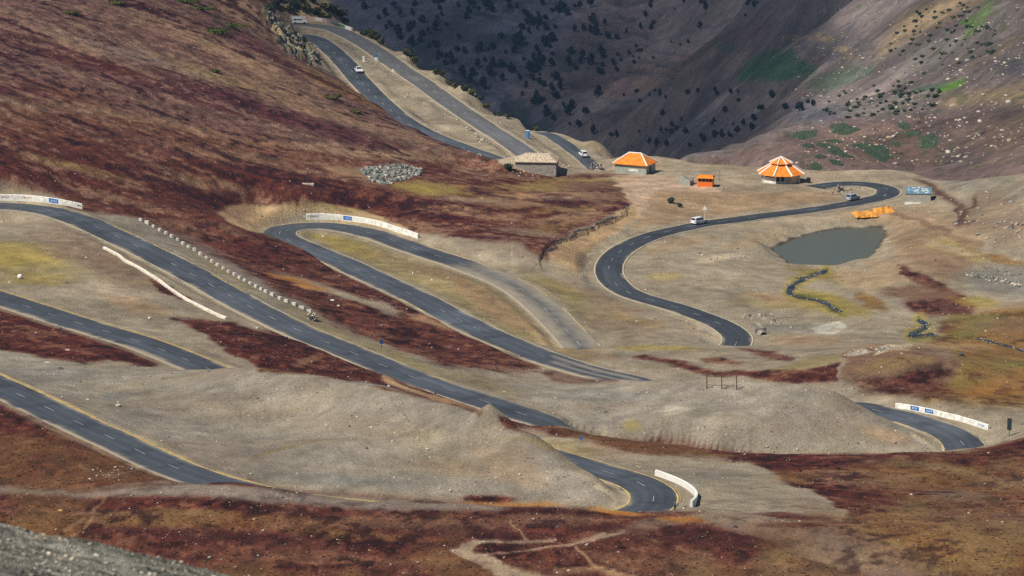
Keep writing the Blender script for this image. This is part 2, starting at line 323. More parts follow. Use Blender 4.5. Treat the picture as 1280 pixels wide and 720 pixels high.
for a in [(60,60,90,9,14,'HP',.8),(190,100,120,10,14,'HP',.75),(30,118,80,8,12,'HP',.8),(330,140,110,8,18,'HP',.75),(120,80,60,6,14,'HM',.7),(250,125,60,7,18,'HP',.9),(430,165,90,6,17,'HP',.7),(60,200,110,9,8,'HM',.9),(180,180,90,8,12,'HP',.6),(300,215,100,7,10,'HM',.8),(380,225,90,8,8,'HM',.8),(250,250,90,8,14,'HM',.95),(200,270,60,8,20,'HM',.9),(300,300,60,12,25,'HM',.95),(20,215,90,8,8,'HM',.9),(420,250,100,6,6,'HM',.85),(460,225,100,6,8,'HB',.7),(110,225,120,6,8,'HM',.8)]:
    EL(N, a[0], a[1], a[2], a[3], a[4], a[5], a[6], 1, .6)
for a in [(90,55,60,5,20,'TAN',.5),(170,70,120,7,16,'GT',.4),(240,45,110,9,22,'TAN',.45),(300,75,90,9,24,'TAN',.5),(270,95,80,6,20,'OL',.4),(340,110,70,6,20,'TAN',.45),(100,135,120,5,9,'MB',.7),(230,160,150,6,12,'TAN',.35),(400,140,90,5,18,'TAN',.5),(480,160,80,5,18,'TAN',.5),(70,204,50,5,12,'TAN',.55),(110,212,60,4,14,'OL',.45),(250,190,90,6,10,'TAN',.4),(270,228,60,5,12,'TAN',.5),(220,225,60,4,12,'SA',.35),(420,186,90,5,5,'TAN',.55),(330,195,100,5,8,'MB',.6),(500,195,70,5,4,'SA',.5),(320,30,40,20,40,'TAN',.4),(300,8,60,14,30,'TAN',.45),(180,255,50,4,14,'MB',.8),(230,285,50,5,16,'MB',.7),(270,285,60,5,18,'MB',.7),(20,130,60,3,10,'GT',.5),(330,62,60,8,35,'HP',.6),(440,118,60,4,25,'OB',.6),(395,95,50,5,28,'OB',.6)]:
    EL(N, a[0], a[1], a[2], a[3], a[4], a[5], a[6], .8, .6)
PG(N, [(345,-80),(420,-80),(420,25),(405,28),(370,24),(350,15)], 'SA', .9, 0, 4)
# pale earth cut left of the upper bend
PG(N, [(276,266),(300,258),(340,258),(380,256),(430,257),(470,268),(520,292),(470,290),(380,268),(345,282),(325,292),(300,286),(282,279)], 'SA', .95, 0, 1)
EL(N, 300, 270, 26, 10, 12, 'TAN', .8); EL(N, 410, 260, 60, 3, 2, 'OL', .4)
# centre: heath broken by grass and rubble
EL(N, 540, 235, 45, 8, 3, 'OL', .9, 0); EL(N, 520, 238, 35, 5, 3, 'OY', .4, 0); EL(N, 540, 214, 22, 5, 0, 'HM', 1, 1); EL(N, 440, 215, 30, 6, 8, 'TAN', .8)
PG(N, [(450,212),(470,208),(500,206),(527,212),(527,220),(505,226),(478,231),(458,226)], 'GG', .9, 0, 1)
for a in [(600,245,40,6,4,'OL',.5),(560,262,40,6,4,'TAN',.6),(620,270,50,5,4,'TAN',.6),(680,262,50,6,2,'OL',.55),(640,248,40,4,2,'TAN',.6),(700,275,40,5,-4,'TAN',.6),(690,285,30,5,-10,'OL',.4),(540,285,40,4,12,'TAN',.6),(740,246,40,5,0,'MB',.8),(660,232,50,4,0,'OL',.7),(710,238,40,5,0,'MB',.8),(700,225,70,4,2,'OL',.6)]:
    EL(N, a[0], a[1], a[2], a[3], a[4], a[5], a[6], .4, .5)
for a in [(640,226,60,4,-3,'HM',.9),(680,222,50,3,-2,'HP',.8),(660,262,45,4,-3,'HM',.9),(690,268,40,3,-6,'HM',.9),(600,290,60,8,8,'HM',.8),(650,300,45,9,6,'HM',.8),(560,272,30,6,6,'HM',.8),(755,220,40,3,0,'HB',.9)]:
    EL(N, a[0], a[1], a[2], a[3], a[4], a[5], a[6], 1, .5)
for a in [(740,232,50,6,0,'MB',.8),(700,244,60,5,0,'TAN',.6),(760,248,30,8,-20,'MB',.8),(750,262,24,6,-20,'TAN',.7),(670,236,40,4,-3,'OL',.6),(720,225,60,3,0,'OL',.5),(700,262,40,4,-3,'OL',.45),(620,252,60,4,4,'TAN',.6),(660,290,40,5,6,'GT',.5),(580,250,40,3,4,'GT',.5),(700,250,30,3,0,'GT',.5)]: EL(N, *a[:7], .3, .5)
# village shelf, dirt tracks
PG(N, [(600,196),(650,189),(700,175),(700,165),(640,147),(560,95),(500,58),(430,12),(400,-40),(470,30),(560,90),(700,160),(830,190),(1130,206),(1190,226),(1100,218),(1000,232),(900,235),(800,219),(700,218)], 'GL', .7, 0, 3)
PG(N, [(760,222),(810,218),(850,224),(900,236),(900,250),(850,246),(815,252),(800,268),(780,285),(765,297),(745,308),(748,296),(775,270),(790,252),(775,236)], 'TRK', 1, 0, 1)
PG(N, [(690,330),(692,312),(700,300),(735,286),(766,273),(785,262),(795,256),(796,270),(780,285),(760,296),(745,312),(735,335),(738,350),(722,352),(700,345)], 'EB', 1, 0, 1)
PG(N, [(820,240),(900,240),(1000,238),(1050,236),(1050,252),(960,262),(880,272),(820,284),(790,292),(800,270)], 'TAN', .7, 0, 3)
LN(N, [(728,350),(732,330),(745,312),(765,300),(795,290),(840,282)], 5, 'PALE', .6)
LN(N, [(728,348),(733,332),(742,318)], 3, 'WH', .8)
PG(N, [(640,300),(700,330),(740,352),(790,380),(840,400),(880,425),(840,432),(780,436),(735,430),(700,400),(650,355),(600,335),(560,318),(520,298),(600,300)], 'GT', .9, 0, 3)
for a in [(700,370,60,14,30,'OL',.35),(790,400,35,6,14,'OL',.6),(820,436,50,3,0,'OY',.6),(770,408,50,12,12,'MB',.3),(880,412,26,10,20,'TAN',.5),(860,398,30,8,20,'SA',.5),(700,360,30,8,30,'OL',.4),(760,380,60,8,25,'TAN',.5),(730,440,40,8,10,'TAN',.5)]:
    EL(N, *a[:7], 0, .5)
LN(N, [(872,408),(888,414),(900,424)], 5, 'WH', .9)
# inside the right-hand bend
for a in [(850,320,60,20,0,'GT',.8),(830,345,25,6,0,'OY',.45),(840,305,50,8,-8,'TAN',.5),(900,322,28,4,-8,'PALE',.8),(890,360,60,14,8,'GT',.6),(950,300,40,8,-14,'SA',.5),(1010,275,70,6,-8,'GL',.6),(1000,380,70,10,4,'OL',.45),(960,372,30,6,10,'TAN',.7),(1030,345,30,6,20,'OL',.6),(1030,378,40,9,10,'OY',.6),(1060,385,30,7,20,'OL',.7),(1010,340,30,4,8,'OL',.7),(1080,350,40,12,10,'SA',.7)]:
    EL(N, *a[:7], 0, .5)
PG(N, [(1040,262),(1120,258),(1180,262),(1230,290),(1230,320),(1190,350),(1150,345),(1120,330),(1110,300),(1115,285),(1060,275)], 'TAN', .55, 0, 5)
EL(N, 1165, 318, 45, 20, 25, 'MB', .45); EL(N, 1120, 340, 40, 10, 20, 'TAN', .5)
PG(N, [(1120,330),(1150,340),(1180,354),(1212,372),(1205,378),(1170,364),(1130,347)], 'HM', .75, 1, 1)
PG(N, [(1130,378),(1160,368),(1200,374),(1226,384),(1205,395),(1160,396),(1135,388)], 'HM', .8, 1, 2)
EL(N, 1155, 366, 50, 8, 0, 'MB', .8); EL(N, 1195, 406, 24, 8, -8, 'HM', .85, 1); EL(N, 1090, 378, 20, 9, 30, 'OB', .8); EL(N, 1220, 378, 30, 7, 6, 'OY', .6); EL(N, 1200, 312, 40, 10, 20, 'OL', .5); EL(N, 1250, 325, 28, 6, 10, 'OB', .7)
PG(N, [(1200,340),(1300,325),(1400,330),(1400,372),(1280,372),(1215,362)], 'BG', .6, 0, 3)
for s_ in ([(1150,228),(1168,238),(1180,246),(1192,252),(1204,262)], [(1198,262),(1204,272),(1212,280)], [(1196,282),(1206,276),(1216,262),(1222,250)]): LN(N, s_, 5, 'DK', .8); LN(N, s_, 11, 'MB', .5)
LN(N, [(1110,262),(1140,272),(1170,286),(1200,300),(1230,306)], 6, 'MB', .6); LN(N, [(1080,278),(1096,286),(1108,300),(1104,316)], 5, 'GL', .6); EL(N, 1225, 230, 60, 14, 10, 'BG', .35); EL(N, 1250, 270, 40, 30, 30, 'MB', .35); EL(N, 1190, 310, 40, 5, 15, 'GL', .5)  # brown strokes put ridge shading into the ground colour
LN(N, [(678,325),(684,315),(692,308)], 2.5, 'DK', .85); LN(N, [(697,302),(712,296),(724,291),(738,286)], 2.5, 'DK', .85); LN(N, [(748,280),(762,275),(772,272)], 3, 'DK', .85)  # undercut shade beneath the bank lip, painted as dark strokes
# stream beds
STREAM1 = [(1032,338),(1012,346),(1000,352),(990,358),(987,367),(996,372),(1012,374),(1028,378),(1042,385),(1052,390)]
STREAM2 = [(1150,400),(1158,407),(1152,413),(1140,420),(1166,418),(1168,421)]
STREAM3 = [(1222,424),(1240,428),(1258,432),(1275,438),(1300,442)]
STREAM4 = [(1208,331),(1222,338),(1240,335),(1262,345),(1285,338),(1300,350)]
for s in (STREAM1, STREAM2, STREAM3): LN(N, s, 18, 'OY', .55); LN(N, s, 9, 'GR', .6); LN(N, s, 4, 'DK', .6)
# right moor
PG(N, [(1190,395),(1300,380),(1480,370),(1480,520),(1300,510),(1240,508),(1200,505),(1170,500),(1150,505),(1160,480),(1200,460),(1190,440),(1150,430),(1180,420)], 'OB', .9, .5, 4)
for a in [(1215,410,30,10,-20,'GR',.6),(1250,440,40,6,0,'OB',.8),(1260,475,50,5,-8,'OR',.25),(1240,490,60,6,0,'OR',.35),(1225,400,50,8,0,'GR',.5),(1250,455,60,8,0,'OL',.5),(1200,480,50,7,-10,'OL',.4),(1270,455,30,4,0,'GR',.4),(1180,465,30,12,-20,'OL',.6),(1260,405,60,8,0,'MB',.5),(1110,436,50,6,0,'TAN',.8),(1200,434,50,5,4,'SA',.5),(1010,425,50,6,0,'TAN',.6)]:
    EL(N, *a[:7], 0, .5)
PG(N, [(1050,470),(1060,440),(1100,435),(1160,436),(1200,450),(1190,470),(1160,490),(1130,498),(1080,492)], 'MB', .9, .5, 3)
EL(N, 1140, 484, 50, 11, 6, 'HM', .7, 1); EL(N, 1150, 470, 30, 6, -8, 'HM', .8, 1); EL(N, 1120, 455, 45, 9, -6, 'OL', .35)
EL(N, 1037, 410, 17, 6.5, -3, 'WH', .95, 0, .25); EL(N, 1000, 410, 50, 6, 0, 'BG', .5); EL(N, 950, 412, 25, 6, 0, 'BG', .5)
LN(N, [(948,405),(953,411),(956,418)], 3, 'WH', .6); LN(N, [(1065,443),(1082,439)], 6, 'WH', .8); LN(N, [(1095,441),(1110,434),(1135,434)], 6, 'PALE', .8)
# red strips on the right
PG(N, [(850,460),(800,450),(786,448),(800,445),(850,452),(880,462),(940,465),(1000,463),(1030,458),(1048,452),(1048,477),(1000,478),(950,476),(925,470),(870,466)], 'HM', .95, 1, 1)
PG(N, [(873,449),(900,447),(925,452),(935,456),(900,456),(880,454)], 'HB', .9, 1, 1); PG(N, [(920,436),(960,440),(1000,448),(990,452),(940,444)], 'HM', .8, 1, 1)
EL(N, 1010, 455, 50, 5, -12, 'OL', .5)
PG(N, [(668,466),(700,464),(740,470),(780,474),(770,480),(720,480),(690,476)], 'HM', .85, 1, 1)
# grey flat below the fence
PG(N, [(640,480),(800,476),(880,477),(1000,482),(1075,500),(1140,540),(1180,566),(930,566),(850,553),(760,543),(700,530),(740,535),(690,515),(600,480)], 'GG', .75, 0, 3)
for a in [(845,512,16,5,-8,'WH',.6),(790,530,12,7,0,'OY',.5),(950,530,80,10,4,'GT',.6),(700,470,90,5,8,'GT',.5),(760,495,60,8,0,'BG',.4),(1110,545,30,8,20,'TAN',.6)]:
    EL(N, *a[:7], 0, .5)
LN(N, [(1140,545),(1158,553),(1170,560),(1174,566)], 6, 'PALE', .8)
# loops inside the upper bend and between the left roads
PG(N, [(378,290),(430,290),(500,312),(570,340),(630,362),(690,410),(720,440),(770,468),(700,440),(620,410),(540,366),(460,330),(400,308)], 'OL', .5, 0, 2)
EL(N, 430, 306, 45, 7, 18, 'OY', .5); EL(N, 620, 385, 60, 12, 30, 'TAN', .7); EL(N, 560, 345, 50, 7, 20, 'MB', .35); EL(N, 690, 430, 30, 6, 30, 'SA', .8)
for a in [(20,322,60,18,5,'OY',.75),(60,342,50,10,0,'OL',.6),(110,310,70,20,10,'MB',.4),(170,380,40,9,15,'TAN',.6),(100,350,80,12,10,'GT',.5),(40,350,50,6,0,'OY',.5),(150,340,50,16,20,'MB',.45)]:
    EL(N, *a[:7], 0, .5)
PG(N, [(188,349),(215,360),(240,374),(236,378),(205,366),(190,356)], 'HM', .9, 1, 1)
PG(N, [(120,262),(200,284),(260,305),(320,345),(400,392),(470,430),(560,460),(640,485),(720,515),(640,500),(560,474),(470,442),(380,404),(300,362),(230,322),(180,300),(130,276)], 'GG', .6, 0, 3)
for a in [(280,340,60,5,31,'OL',.3),(400,402,50,6,26,'OL',.4),(500,448,60,6,22,'OL',.45),(600,478,60,6,18,'OL',.35),(440,372,40,4,18,'GT',.9),(400,360,60,5,18,'GT',.9),(370,352,45,3,16,'OR',.8),(480,385,22,8,20,'GT',.9),(540,402,40,4,16,'TAN',.8)]:
    EL(N, *a[:7], 0, .5)
# red triangle between the two left roads
PG(N, [(-230,362),(0,368),(55,386),(110,410),(150,428),(175,443),(205,457),(170,457),(140,452),(100,455),(50,446),(0,437),(-230,430)], 'HM', 1, 1, 1)
# red bank under the middle road
PG(N, [(212,399),(250,401),(300,405),(330,415),(380,425),(418,440),(440,452),(460,458),(480,467),(510,478),(560,498),(600,512),(640,523),(700,535),(760,545),(850,552),(930,566),(1000,572),(905,580),(830,572),(760,560),(720,551),(690,546),(650,537),(610,527),(580,512),(540,503),(490,488),(450,478),(420,476),(370,470),(330,464),(300,446),(270,428),(240,412)], 'HM', 1, 1, 1)
LN(N, [(478,470),(500,480),(530,492),(570,503),(600,514)], 5, 'TAN', .9); EL(N, 500, 482, 20, 4, 20, 'SA', .7); EL(N, 385, 450, 22, 5, -20, 'TAN', .5)
# the mound
PG(N, [(285,463),(340,463),(400,470),(480,484),(560,505),(612,521),(650,543),(697,570),(728,600),(757,628),(640,622),(500,617),(400,612),(330,600),(250,575),(150,530),(60,490),(0,462),(0,440),(100,456),(200,460)], 'GG', .75, 0, 2)
for a in [(80,470,70,8,8,'BG',.4),(200,500,100,14,10,'GT',.5),(150,495,24,5,0,'BG',.6),(400,530,140,20,10,'GT',.5),(560,560,80,20,20,'GT',.8),(640,580,50,20,30,'TAN',.35),(615,545,22,18,30,'GT',.9),(420,600,80,6,4,'BG',.5),(350,563,40,2,-14,'OL',.5),(590,590,60,8,8,'TAN',.35)]:
    EL(N, *a[:7], 0, .5)
LN(N, [(740,605),(752,612),(764,618),(770,628),(764,634)], 6, 'PALE', .9)
PG(N, [(598,521),(606,512),(612,506),(619,512),(628,522),(640,534),(615,540),(596,530)], 'GT', 1, 0, 1)
# ground round the lower bend
PG(N, [(640,530),(700,545),(800,566),(900,573),(960,590),(1010,610),(1060,640),(1000,640),(900,645),(850,600),(760,575),(700,560)], 'GT', .9, 0, 2)
EL(N, 900, 605, 50, 16, 5, 'BG', .45); EL(N, 700, 558, 60, 6, 10, 'OL', .4); EL(N, 760, 560, 40, 5, 10, 'TAN', .4)
PG(N, [(803,549),(830,546),(868,553),(905,563),(925,571),(890,572),(860,568),(830,560)], 'HM', 1, 1, 1); EL(N, 880, 568, 30, 3, 5, 'OL', .6)
# foreground heath
PG(N, [(-230,480),(0,499),(45,521),(95,537),(120,545),(160,563),(190,574),(240,588),(270,592),(310,600),(345,610),(330,612),(250,602),(200,600),(110,610),(0,608),(-230,605)], 'HM', 1, 1, 1)
PG(N, [(-230,605),(0,607),(110,611),(170,606),(250,601),(345,611),(420,619),(500,623),(560,627),(640,632),(760,640),(850,641),(900,640),(1000,640),(1080,660),(1200,720),(1500,740),(1500,820),(-230,820)], 'HM', 1, 1, 2)
PG(N, [(960,590),(930,571),(1000,567),(1100,567),(1200,566),(1240,560),(1280,546),(1500,520),(1500,820),(1200,725),(1130,680),(1080,655),(1050,635),(1010,612)], 'HM', 1, 1, 1)
PG(N, [(-230,606),(0,608),(60,612),(110,613),(170,608),(250,602),(345,612),(420,620),(500,624),(560,628),(640,634),(620,640),(520,640),(430,636),(380,632),(320,630),(260,622),(180,620),(100,622),(0,616),(-230,616)], 'GG', .85, .1, 2)
PG(N, [(880,600),(960,596),(1010,614),(1050,640),(1100,665),(1160,700),(1220,740),(1120,740),(1060,716),(980,682),(900,660),(860,652),(820,660),(780,668),(740,676),(760,664),(800,652),(850,646),(880,640)], 'GT', .9, .1, 2)
EL(N, 1060, 675, 40, 12, 20, 'BG', .5)
for a in [(610,624,34,4,0,'HM',1),(840,610,10,4,0,'BG',.3)]: EL(N, *a[:7], 1, .3)
EL(N, 640, 630, 60, 2.5, 2, 'OR', .8); EL(N, 770, 641, 36, 4, 6, 'OR', .9); EL(N, 850, 650, 28, 3.5, 4, 'OR', .8)
0 and PG(N, [(566,627),(620,629),(680,631),(740,636),(800,638),(880,644),(880,655),(820,652),(740,643),(660,637),(580,632)], 'OR', .6, .1, 2)
PG(N, [(-230,640),(300,636),(760,650),(1000,650),(1500,600),(1500,820),(-230,820)], 'HB', .38, .9, 8)
PG(N, [(1040,580),(1500,560),(1500,820),(1200,760),(1080,650)], 'OB', .3, .8, 8)
for a in [(150,650,110,9,2,'OL',.4),(60,660,70,8,10,'OB',.6),(300,650,150,10,2,'OB',.5),(230,640,70,5,0,'OL',.4),(330,690,120,10,2,'HB',.5),(480,650,120,8,0,'MB',.6),(440,668,80,6,4,'OL',.35),(580,665,110,9,4,'HD',.8),(540,655,100,6,0,'MB',.5),(690,650,60,8,2,'MB',.7),(860,670,120,10,4,'HD',.7),(250,670,120,8,4,'HD',.7),(80,590,100,5,2,'HB',.5),(120,560,70,6,8,'HM',.8),(60,575,90,5,4,'HB',.5),(640,710,120,8,2,'HB',.6),(820,700,120,8,4,'HB',.5),(450,700,160,6,2,'TAN',.25),(350,640,60,5,2,'HD',.7),(20,625,90,5,2,'HD',.5),(100,640,120,4,2,'MB',.6),
          (1130,635,26,12,10,'GR',.6),(1125,640,30,16,0,'OL',.4),(1170,585,60,5,8,'GT',.7),(1240,600,60,4,10,'GT',.6),(1210,588,26,4,4,'OL',.5),(1130,598,26,4,-4,'SA',.8),(1020,600,60,5,2,'TAN',.5),(1060,590,60,3,0,'TAN',.5),(1200,620,50,6,4,'BG',.5),(1190,672,120,9,4,'OB',.65),(1160,680,80,5,4,'OL',.4),(1240,700,70,8,4,'OB',.6),(1250,650,60,6,4,'HB',.6),(1090,625,40,10,10,'HM',.9),(1110,575,70,5,0,'HD',.5),(1200,600,60,5,0,'HD',.4),(1000,645,50,4,4,'HM',.9),(1020,655,50,4,0,'HM',.8),(1060,705,40,6,10,'TAN',.4),(1180,600,130,14,4,'OB',.35),(1200,650,110,30,4,'MB',.55),(1120,660,90,22,6,'OB',.4),(1240,690,100,24,2,'OB',.5),(1150,700,80,14,8,'OL',.35),(1090,600,60,8,6,'MB',.6),(1050,660,50,10,30,'MB',.6),(1110,690,50,10,30,'MB',.6)]:
    EL(N, *a[:7], .6, .6)
TRACK = 'PALE'
PG(N, [(563,687),(580,680),(600,676),(622,675),(600,681),(592,686),(600,692),(622,696),(626,703),(650,712),(700,722),(740,740),(660,740),(625,722),(600,708),(580,697)], TRACK, .75, 0, 1)
LN(N, [(590,680),(625,675),(660,677),(690,676)], 3.2, TRACK, .6)
LN(N, [(600,694),(640,691),(680,685),(710,681),(740,672),(752,668)], 3.2, TRACK, .6); LN(N, [(710,683),(750,672),(775,664)], 2.4, TRACK, .5)
LN(N, [(640,650),(648,660),(655,674)], 2.5, 'TAN', .8); LN(N, [(720,685),(735,698),(748,710),(790,722)], 3.5, 'TAN', .85); LN(N, [(700,712),(750,712),(800,730)], 5, 'TAN', .7)
LN(N, [(130,620),(118,640),(105,652),(85,665)], 5, 'TAN', .45); LN(N, [(120,640),(112,660),(95,672),(80,676)], 3, 'TAN', .5)
LN(N, [(150,592),(165,590),(185,580)], 4, 'PALE', .4); LN(N, [(100,582),(130,595),(150,597)], 4, 'PALE', .4)

# far side of the valley
Fv = canvas('HU')
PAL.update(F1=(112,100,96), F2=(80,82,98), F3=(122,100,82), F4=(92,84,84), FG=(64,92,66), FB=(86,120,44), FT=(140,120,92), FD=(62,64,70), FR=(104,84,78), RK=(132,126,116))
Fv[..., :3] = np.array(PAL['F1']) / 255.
PG(Fv, [(-220,-80),(760,-80),(700,60),(640,120),(720,170),(500,160),(-220,160)], 'F2', .7, 0, 8)  # blue of the shaded slope put into its ground colour
PG(Fv, [(700,110),(780,90),(900,50),(970,15),(960,60),(890,90),(830,110),(760,125)], 'FR', .9, 0, 4)
PG(Fv, [(780,95),(900,55),(940,70),(860,112),(790,115)], 'FT', .25, 0, 4)
for k in range(5): LN(Fv, [(770 + 12 * k, 88 - 5 * k + 8 * (k % 2)), (840 + 10 * k, 98 - 8 * k)], 2, 'FD', .5)
LN(Fv, [(640,40),(700,80),(760,80),(850,45),(930,18)], 2, 'FD', .4); LN(Fv, [(700,130),(800,125),(870,90),(940,55),(1000,40)], 6, 'F4', .6); LN(Fv, [(720,205),(800,180),(860,150),(900,118)], 3, 'FD', .5)
PG(Fv, [(918,98),(930,78),(960,65),(990,66),(1022,84),(1010,97),(960,102)], 'FG', 1, 0, 2)
PG(Fv, [(890,60),(915,56),(930,62),(905,68)], 'FG', .6, 0, 2)
PG(Fv, [(990,30),(1060,28),(1090,60),(1070,88),(1020,75),(985,55)], 'F4', .8, 0, 4)
for a in [(1000,48,16,4,0),(1030,45,14,4,0),(1050,60,9,4,0),(1065,65,9,4,0),(1062,74,12,4,0)]: EL(Fv, *a, 'FT', .7)
PG(Fv, [(1060,90),(1090,60),(1180,30),(1260,-20),(1300,-80),(1500,-80),(1500,230),(1120,215),(1060,150)], 'F1', .9, 0, 6)
PG(Fv, [(1130,20),(1200,-10),(1240,0),(1190,30),(1120,60),(1090,75)], 'FT', .9, 0, 4)
PG(Fv, [(1180,125),(1230,115),(1330,100),(1330,125),(1200,135),(1160,135)], 'FT', .9, 0, 4)
PG(Fv, [(1020,160),(1120,145),(1200,140),(1330,120),(1330,240),(1190,230),(1130,214),(900,214),(860,205),(950,180)], 'FR', .75, 0, 5)
PG(Fv, [(1030,170),(1100,160),(1180,165),(1280,140),(1290,180),(1180,200),(1060,205)], 'F3', .5, 0, 5)
PG(Fv, [(1160,160),(1220,160),(1230,215),(1170,212)], 'F4', .35, 0, 5)
PG(Fv, [(1205,30),(1222,22),(1235,5),(1242,0),(1238,20),(1228,35),(1212,46),(1205,47)], 'FB', .85, 0, 1)
PG(Fv, [(1170,112),(1182,107),(1202,100),(1206,105),(1195,112),(1175,117)], 'FB', .95, 0, 1)
LN(Fv, [(1150,112),(1180,107)], 8, 'FG', .6); LN(Fv, [(1020,110),(1060,95),(1085,85)], 14, 'FG', .5)
LN(Fv, [(1200,178),(1240,160),(1290,135)], 4, 'FT', .5); LN(Fv, [(1210,210),(1245,198)], 2, 'FT', .6)
for a in [(1240,70,30,14,-30,'F4',.5),(1265,85,20,12,0,'FD',.6),(1250,60,40,6,-30,'FT',.5),(1180,60,50,14,-20,'RK',.5),(1150,85,40,10,-10,'RK',.5),(1250,20,30,20,-30,'RK',.5),(1100,130,50,12,-8,'RK',.6),(1020,140,40,12,0,'F2',.6),(880,165,60,20,-10,'F2',.5),(800,150,60,16,-10,'FR',.4)]: EL(Fv, *a[:7], 0, .6)

def sample(cv, u, v):
    x = np.clip(u - U0, 0, CW - 1.01); y = np.clip(v - V0, 0, CHH - 1.01)
    xi = x.astype(np.int32); yi = y.astype(np.int32); fx = (x - xi)[..., None].astype(np.float32); fy = (y - yi)[..., None].astype(np.float32)
    return (cv[yi, xi] * (1 - fx) + cv[yi, xi + 1] * fx) * (1 - fy) + (cv[yi + 1, xi] * (1 - fx) + cv[yi + 1, xi + 1] * fx) * fy

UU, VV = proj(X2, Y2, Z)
w1 = fbm(X2 / 7, Y2 / 7, 4, 71); w2 = fbm(X2 / 7, Y2 / 7, 4, 81)
nearm = (Y2 < yed + 3) & (Y2 > 150)
sc_w = np.where(nearm, 7.0, 9.0)
wf = np.where(nearm, 1, 0)
w1f = fbm(X2 / 40, Y2 / 40, 4, 73); w2f = fbm(X2 / 40, Y2 / 40, 4, 83)
du = np.where(nearm, w1 * 11, w1f * 14); dv = np.where(nearm, w2 * 4.5, w2f * 8)
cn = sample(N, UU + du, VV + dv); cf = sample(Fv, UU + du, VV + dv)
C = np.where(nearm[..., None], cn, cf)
del cn, cf
h = C[..., 3]
col = C[..., :3].copy()
# road verges: rolled grey gravel along every carriageway
vg = (1 - sstep(5.2, 8.0, DR + 1.6 * w1)) * .7
vg = vg[..., None]
col = col * (1 - vg) + (np.array([154, 142, 120]) / 255.) * vg; h = h * (1 - vg[..., 0])
# plant cover mosaic
n3 = fbm(X2 / 2.6, Y2 / 2.6, 2, 91, .6); n3h = fbm(X2 / 1.9, Y2 / 2.4, 4, 93, .68); n6 = fbm(X2 / 6, Y2 / 6, 3, 95, .6); n20 = fbm(X2 / 22, Y2 / 22, 4, 99)
ca, sa = math.cos(R(-12)), math.sin(R(-12))
xs, ys = X2 * ca + Y2 * sa, -X2 * sa + Y2 * ca
stk = fbm(xs / 34, ys / 8.5, 5, 103, .6) * 1.25; stk2 = fbm(xs / 9, ys / 3.4, 2, 107, .65)
hillm = sstep(960, 1010, Y2) * sstep(-1.5, .5, 0 * X2 + (.03 - A2) * 60) * nearm
hv = np.where(hillm > 0, hillm * (stk * .62 + stk2 * .3 + n3h * .45) + (1 - hillm) * (n6 * .7 + n3h * .6), n6 * .7 + n3h * .6)
tan_ = np.array([138, 108, 84]) / 255.; drk = np.where(hillm[..., None] > .5, np.array([54, 24, 29]) / 255., np.array([48, 22, 20]) / 255.)
wt = (sstep(.12, .45, hv) * .55 * h)[..., None]; wd = (sstep(.06, .38, -hv) * .85 * h)[..., None]
tan_ = np.where(hillm[..., None] > .5, np.array([136, 112, 92]) / 255., np.array([122, 90, 68]) / 255.)
col = col * (1 - wt) + tan_ * wt; col = col * (1 - wd) + drk * wd
wn_ = _rng.rand(*Z.shape).astype(np.float32) - .5
col *= (1 + h * .5 * n3h + (1 - h) * (.13 * n3 + .12 * n6 + .12 * n20))[..., None]
fo = (sstep(-.02, .35, fbm(X2 / 15, Y2 / 34, 4, 231)) * .6 * h * nearm * sstep(800, 770, Y2))[..., None]
col = col * (1 - fo) + np.array([122, 92, 54]) / 255. * fo
fo = (sstep(.05, .4, fbm(X2 / 12, Y2 / 26, 4, 237)) * .5 * h * nearm * sstep(800, 770, Y2) * sstep(0, 40, X2))[..., None]
col = col * (1 - fo) + np.array([142, 124, 84]) / 255. * fo
# dust-brown and olive drift in the gravel
ol = (sstep(.1, .5, fbm(X2 / 13, Y2 / 9, 4, 111)) * .16 * (1 - h) * nearm)[..., None]
col = col * (1 - ol) + np.array([136, 120, 78]) / 255. * ol
br = (sstep(.1, .5, fbm(X2 / 17, Y2 / 8, 4, 115)) * .24 * (1 - h) * nearm)[..., None]
col = col * (1 - br) + np.array([130, 108, 90]) / 255. * br
# loose pale stones and dark tussocks
sp = -1 + 0 * vnoise(X2 / .9, Y2 / 1.2, 121); clus = sstep(-.1, .5, n20 + .3)
m = ((sp > .86) & nearm) * (.25 + .55 * clus); col = col * (1 - m[..., None] * .55) + np.array([205, 190, 165]) / 255. * m[..., None] * .55
sp = -1 + 0 * n3; m = ((sp > .87) & nearm) * .45; col = col * (1 - m[..., None]) + np.array([72, 62, 54]) / 255. * m[..., None]
# far slopes: strata and scrub mottling
fm = (~nearm) & (Y2 > 900)
fs = fbm(X2 / 22, Y2 / 30, 3, 131, .65); fl = fbm(X2 / 70, Y2 / 90, 4, 135)
scr = sstep(.05, .35, fbm(X2 / 26, Y2 / 34, 5, 139, .6)) * sstep(2400, 3100, Y2) * sstep(20, -120, X2 - 120) * (VV > -50)
col = np.where(fm[..., None], col * (1 + .20 * fs + .34 * fl)[..., None], col)
scr = (scr * .62)[..., None]; col = col * (1 - scr) + np.array([44, 54, 50]) / 255. * scr
pt = ((vnoise(X2 / 4.5, Y2 / 6, 151) > .62) & fm & (Y2 < 2600)) * .5
col = col * (1 - pt[..., None]) + np.array([74, 76, 56]) / 255. * pt[..., None]
wet = np.zeros(Z.shape, np.float32); j0, j1 = np.searchsorted(yrow, [PW[:, 1].min() - 8, PW[:, 1].max() + 8]); wet[j0:j1] = 1 - sstep(.3, 1.1, np.abs(polydist(X2[j0:j1], Y2[j0:j1], PW)) + .8 * n3[j0:j1]); col = col * (1 - .42 * wet[..., None])
